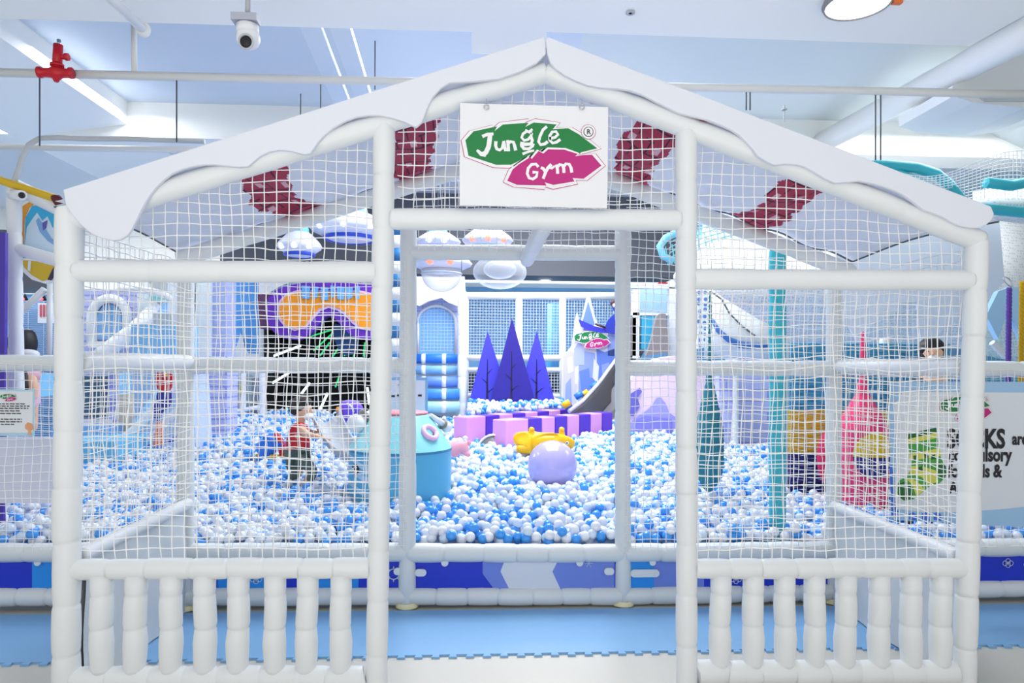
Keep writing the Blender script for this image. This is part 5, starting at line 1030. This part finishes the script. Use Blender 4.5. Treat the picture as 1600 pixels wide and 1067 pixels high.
for x, y0, y1, Yr in ((62, 118, 228, 5.2), (276, 122, 222, 5.2), (586, 64, 140, 6.72), (501, 118, 170, 7.5), (1166, 142, 172, 5.2), (1172, 142, 172, 5.2), (1368, 148, 250, 5.2), (1376, 148, 250, 5.2), (1558, 222, 262, 9.62), (1566, 222, 262, 9.62), (1590, 104, 150, 7.2)):
    k = MB(); k.cyl(P(x, y0, Yr), P(x, y1, Yr), .006, 6); o = k.build('hanger_rod', DARK, None, {62: 'thin steel hanger rod straight below the red valve', 276: 'thin steel hanger rod above the left roof slope', 586: 'thin hanger rod right of the cable trays', 501: 'short hanger rod between the cable trays and the roof', 1166: 'left rod of the hanger pair just right of the roof peak', 1172: 'right rod of the hanger pair just right of the roof peak', 1368: 'left rod of the hanger pair beside the round duct', 1376: 'right rod of the hanger pair beside the round duct', 1558: 'left rod of the hanger pair above the turquoise loops', 1566: 'right rod of the hanger pair above the turquoise loops', 1590: 'hanger rod beside the air conditioner at the right edge', 116: 'short rod under the far left soffit', 252: 'tiny rod under the grey conduit'}[x], 'hanger rod')
MB().path([P(x, y, 5.25) for x, y in ((20, 290), (28, 268), (35, 245), (45, 226), (62, 216), (90, 215), (130, 217), (200, 217), (320, 221))], .019, 10).build('conduit', LGREY, None, 'grey conduit curving up from the left portal and along the ceiling', 'conduit')
MB().path([P(-20, 229, 6.8), P(400, 236, 6.8)], .03, 10).build('ceiling_pipe', PIPE, None, 'lower white pipe behind the grey conduit at the upper left', 'pipe')
MB().path([P(1660, 20, 4.9), P(1600, 55, 5.3), P(1285, 222, 8.6)], .13, 20).build('round_duct', mat('duct_white', 'F2F2F0', .5), None, 'thick white round duct running diagonally at the upper right', 'duct')
t = T('air_conditioner', 'white hanging air conditioner unit at the upper right edge', 'air conditioner', P(1560, 165, 6.0))
cut([(1488, 134), (1640, 66), (1660, 90), (1660, 160), (1600, 168), (1520, 160), (1490, 150)], 6.0, .8, 'housing', mat('ac_white', 'E8ECEE', .5), t)
cut([(1520, 142), (1640, 140), (1640, 158), (1540, 158)], 5.98, .02, 'grille', mat('ac_grey', 'C0C8CC', .5), t)
t = T('ceiling_lamp', 'round white ceiling lamp with grey rim at the top right', 'lamp', PZ(1340, 4, 3.86)); c_ = PZ(1340, 4, 3.86)
MB().lathe(c_ + V(0, 0, .0), [(.19, .04), (.205, 0), (.195, -.02), (.185, -.02), (.185, 0)], 40).build('rim', GREY, t); MB().lathe(c_, [(.001, -.012), (.186, -.012), (.186, 0)], 40).build('diffuser', mat('lamp_glow', 'FFFFFF', .5, emis=('FFFFFF', 4)), t)
MB().box(PZ(1392, 8, 3.88) + V(0, 0, 0), PZ(1416, 0, 3.88) + V(0, .03, .02)).build('ceiling_tag', mat('tag_orange', 'F07838', .5), None, 'small orange tag on the ceiling right of the round lamp', 'tag')
for x, y, lb in ((985, 21, 'small grey ceiling sprinkler right of the roof peak, close to the camera'), (1225, 172, 'small sprinkler head hanging above the right roof slope')):
    Yk = 4.4 if y < 100 else 6.6; k = MB(); c_ = P(x, y, Yk); k.cyl(c_, c_ + V(0, 0, .04), .012, 10); k.lathe(c_, [(.001, 0), (.03, 0), (.03, .008), (.001, .008)], 16)
    if y > 100: k.cyl(c_, c_ + V(0, 0, -.12), .006, 6)
    k.build('ceiling_sprinkler', LGREY, None, lb, 'sprinkler')
t = T('far_lamp', 'flat white far ceiling lamp seen above the net fence', 'lamp', P(852, 440, 13.4)); MB().ball(P(852, 440, 13.4), (.13, .1, .03)).build('diffuser', mat('lamp_soft', 'FFFFFF', .5, emis=('FFFFFF', 2)), t)
# ---------------- people ----------------
SK = mat('skin', 'E8B898', .55); HAIR = mat('black_hair', '15131A', .5)
def hand(mb, wrist, d, up, s_, mi=0):
    """palm and five bent fingers starting at the wrist, pointing along d"""
    d = Vector(d).normalized(); up = Vector(up).normalized(); sd = d.cross(up).normalized()
    a_ = wrist; mb.ball(a_ + d * .035 * s_, Vector((.022, .022, .022)) * s_ * 1.1, mi, 12, 8); mb.path([a_, a_ + d * .03 * s_, a_ + d * .065 * s_], [.02 * s_, .029 * s_, .027 * s_], 10, mi, flat=.6)
    for i, (o_, L_) in enumerate(((-.021, .055), (-.007, .064), (.007, .06), (.020, .046))):
        b = a_ + d * .06 * s_ + sd * o_ * s_; mb.path([b, b + d * L_ * .45 * s_, b + (d * L_ * .8 - up * .012) * s_, b + (d * L_ * .95 - up * .028) * s_], [.0082 * s_, .0078 * s_, .007 * s_, .005 * s_], 8, mi)
    b = a_ + d * .015 * s_ - sd * .02 * s_; mb.path([b, b + (d * .025 - sd * .022 - up * .006) * s_, b + (d * .05 - sd * .026 - up * .012) * s_], [.011 * s_, .0095 * s_, .006 * s_], 8, mi)
# the boy
Y = 6.2; t = T('person', 'boy in red sleeveless top, green trousers and white face mask wading right through the balls', 'person', V(P(466, 765, Y).x, Y, .45))
def B(x, y, dy=0): return P(x, y, Y + dy)
body = [B(466, 706), B(466, 690), B(467, 672), B(469, 661), B(470, 654), B(472, 643), B(474, 634), B(468, 668, -.09), B(480, 679, -.12), B(500, 683, -.13), B(468, 668, .09), B(484, 676, .13), B(504, 678, .14), B(469, 714, -.055), B(486, 734, -.08), B(478, 755, -.07), B(474, 764, -.07), B(464, 714, .055), B(470, 738, .06), B(455, 750, .07), B(446, 758, .08)]
E = [(0, 1), (1, 2), (2, 3), (3, 4), (4, 5), (5, 6), (2, 7), (7, 8), (8, 9), (2, 10), (10, 11), (11, 12), (0, 13), (13, 14), (14, 15), (15, 16), (0, 17), (17, 18), (18, 19), (19, 20)]
Rr = [(.055, .065), (.05, .06), (.05, .065), (.032, .032), (.032, .035), (.07, .068), (.062, .06), .035, .026, .018, .035, .026, .018, .036, .03, .026, .022, .036, .03, .026, .022]
s_ = skin(body, E, Rr); k = MB(); k.add(s_[0], s_[1], 0, True); hand(k, B(500, 683, -.13), (1, 0, -.1), (0, 0, 1), .75); hand(k, B(504, 678, .14), (1, 0, 0), (0, 0, 1), .75)
k.ball(B(473, 641), (.082, .076, .092)); k.ball(B(487, 643), (.014, .012, .016)); k.ball(B(468, 642, -.07), (.014, .01, .02)); k.ball(B(468, 642, .07), (.014, .01, .02)); k.build('body', SK, t)
s_ = skin([B(466, 708), B(466, 690), B(467, 672), B(469, 665), B(468, 669, -.075), B(472, 674, -.10), B(468, 669, .075), B(473, 673, .10)], [(0, 1), (1, 2), (2, 3), (2, 4), (4, 5), (2, 6), (6, 7)], [(.098, .105), (.088, .1), (.084, .1), (.045, .05), .052, .042, .052, .042])
MB().add(s_[0], s_[1], 0, True).build('red_top', RED, t)
s_ = skin([B(466, 711), B(469, 716, -.055), B(490, 735, -.08), B(482, 753, -.07), B(462, 716, .055), B(464, 740, .06), B(450, 750, .07)], [(0, 1), (1, 2), (2, 3), (0, 4), (4, 5), (5, 6)], [(.075, .08), .05, .043, .034, .05, .043, .034])
MB().add(s_[0], s_[1], 0, True).build('trousers', mat('olive_cloth', '5C6E64', .8), t)
for p_, q_ in ((B(476, 763, -.07), B(486, 767, -.07)), (B(448, 756, .07), B(441, 768, .07))):
    s_ = skin([p_, p_.lerp(q_, .6), q_], [(0, 1), (1, 2)], [.034, .034, .024]); MB().add(s_[0], s_[1], 0, True).build('shoe', BLACK, t)
k = MB(); k.ball(B(467, 635), (.098, .092, .088)); k.ball(B(475, 628), (.07, .078, .05)); k.build('hair', mat('dark_hair', '2E2622', .7), t)
MB().ball(B(480, 649), (.05, .066, .038)).build('face_mask', mat('mask_white', 'F2F4F8', .7), t)
for dy in (-.03, .03): MB().ball(B(486, 639, dy), (.008, .01, .007)).build('eye', BLACK, t)
# the woman at the left
Y = 5.9; t = T('person', 'long haired person in pink top seen from the side behind the left rail', 'person', V(P(30, 700, Y).x, Y, .4))
body = [B(32, 640), B(34, 608), B(34, 585), B(30, 566), B(26, 552), B(25, 535), B(24, 522), B(44, 584, -.06), B(52, 604, -.1), B(49, 628, -.12), B(20, 586, .1), B(18, 610, .1), B(26, 632, .0), B(32, 680)]
s_ = skin(body, [(0, 1), (1, 2), (2, 3), (3, 4), (4, 5), (5, 6), (2, 7), (7, 8), (8, 9), (2, 10), (10, 11), (11, 12), (0, 13)], [(.12, .1), (.11, .09), (.12, .09), .06, .05, (.085, .085), (.08, .08), .045, .036, .026, .045, .036, .026, (.12, .1)])
k = MB(); k.add(s_[0], s_[1], 0, True); hand(k, B(49, 628, -.12), (.1, -.1, -1), (-1, 0, 0), 1.0); hand(k, B(26, 632, 0), (.6, -.2, -.7), (0, 0, 1), 1.0); k.ball(B(9, 536), (.018, .016, .02)); k.ball(B(27, 538, -.085), (.014, .008, .022)); k.build('body', SK, t)
s_ = skin([B(32, 650), B(34, 608), B(34, 586), B(32, 572), B(43, 586, -.06), B(48, 594, -.09), B(21, 587, .1), B(18, 598, .11)], [(0, 1), (1, 2), (2, 3), (2, 4), (4, 5), (2, 6), (6, 7)], [(.14, .12), (.135, .115), (.135, .11), .065, .06, .055, .06, .055])
MB().add(s_[0], s_[1], 0, True).build('pink_top', mat('pink_cloth', 'EFC2CE', .8), t)
s_ = skin([B(28, 520), B(34, 528), B(37, 545), B(33, 562), B(38, 590, -.12), B(40, 612, -.15)], [(0, 1), (1, 2), (2, 3), (3, 4), (4, 5)], [(.09, .09), (.1, .1), (.095, .095), .06, .03, .02]); MB().add(s_[0], s_[1], 0, True).build('hair', HAIR, t)
MB().ball(B(12, 541), (.05, .06, .045)).build('face_mask', mat('mask_white', 'F2F4F8', .7), t); MB().ball(B(43, 553, -.1), (.09, .07, .04)).build('collar', WHITE, t)
# person behind the right rail
Y = 5.5; t = T('person', 'dark haired masked person behind the right rail above the banner', 'person', V(P(1456, 700, Y).x, Y, .4))
body = [B(1456, 660), B(1456, 625), B(1456, 596), B(1456, 580), B(1456, 568), B(1456, 552), B(1456, 540), B(1440, 600, 0), B(1432, 625, -.03), B(1436, 648, -.1), B(1473, 600, 0), B(1481, 625, -.03), B(1476, 648, -.1)]
s_ = skin(body, [(0, 1), (1, 2), (2, 3), (3, 4), (4, 5), (5, 6), (2, 7), (7, 8), (8, 9), (2, 10), (10, 11), (11, 12)], [(.12, .1), (.11, .09), (.11, .08), .05, .045, (.078, .078), (.07, .07), .045, .036, .026, .045, .036, .026])
k = MB(); k.add(s_[0], s_[1], 0, True); hand(k, B(1436, 648, -.1), (.3, -.3, -.9), (0, -1, 0), .9); hand(k, B(1476, 648, -.1), (-.3, -.3, -.9), (0, -1, 0), .9); k.ball(B(1457, 553, -.08), (.012, .016, .014)); k.build('body', SK, t)
s_ = skin([B(1456, 668), B(1456, 625), B(1456, 597), B(1456, 585), B(1440, 601, 0), B(1433, 620, -.03), B(1473, 601, 0), B(1480, 620, -.03)], [(0, 1), (1, 2), (2, 3), (2, 4), (4, 5), (2, 6), (6, 7)], [(.14, .12), (.13, .11), (.13, .1), .06, .058, .05, .058, .05]); MB().add(s_[0], s_[1], 0, True).build('dark_top', mat('dark_cloth', '2A2440', .8), t)
k = MB(); k.ball(B(1455, 545, .025), (.105, .1, .1)); k.ball(B(1445, 558, .03), (.05, .06, .09)); k.build('hair', HAIR, t)
MB().ball(B(1458, 562, -.05), (.05, .045, .045)).build('face_mask', mat('mask_white', 'F2F4F8', .7), t)
for x in (1450, 1463): MB().ball(B(x, 549, -.072), (.01, .008, .007)).build('eye', BLACK, t)
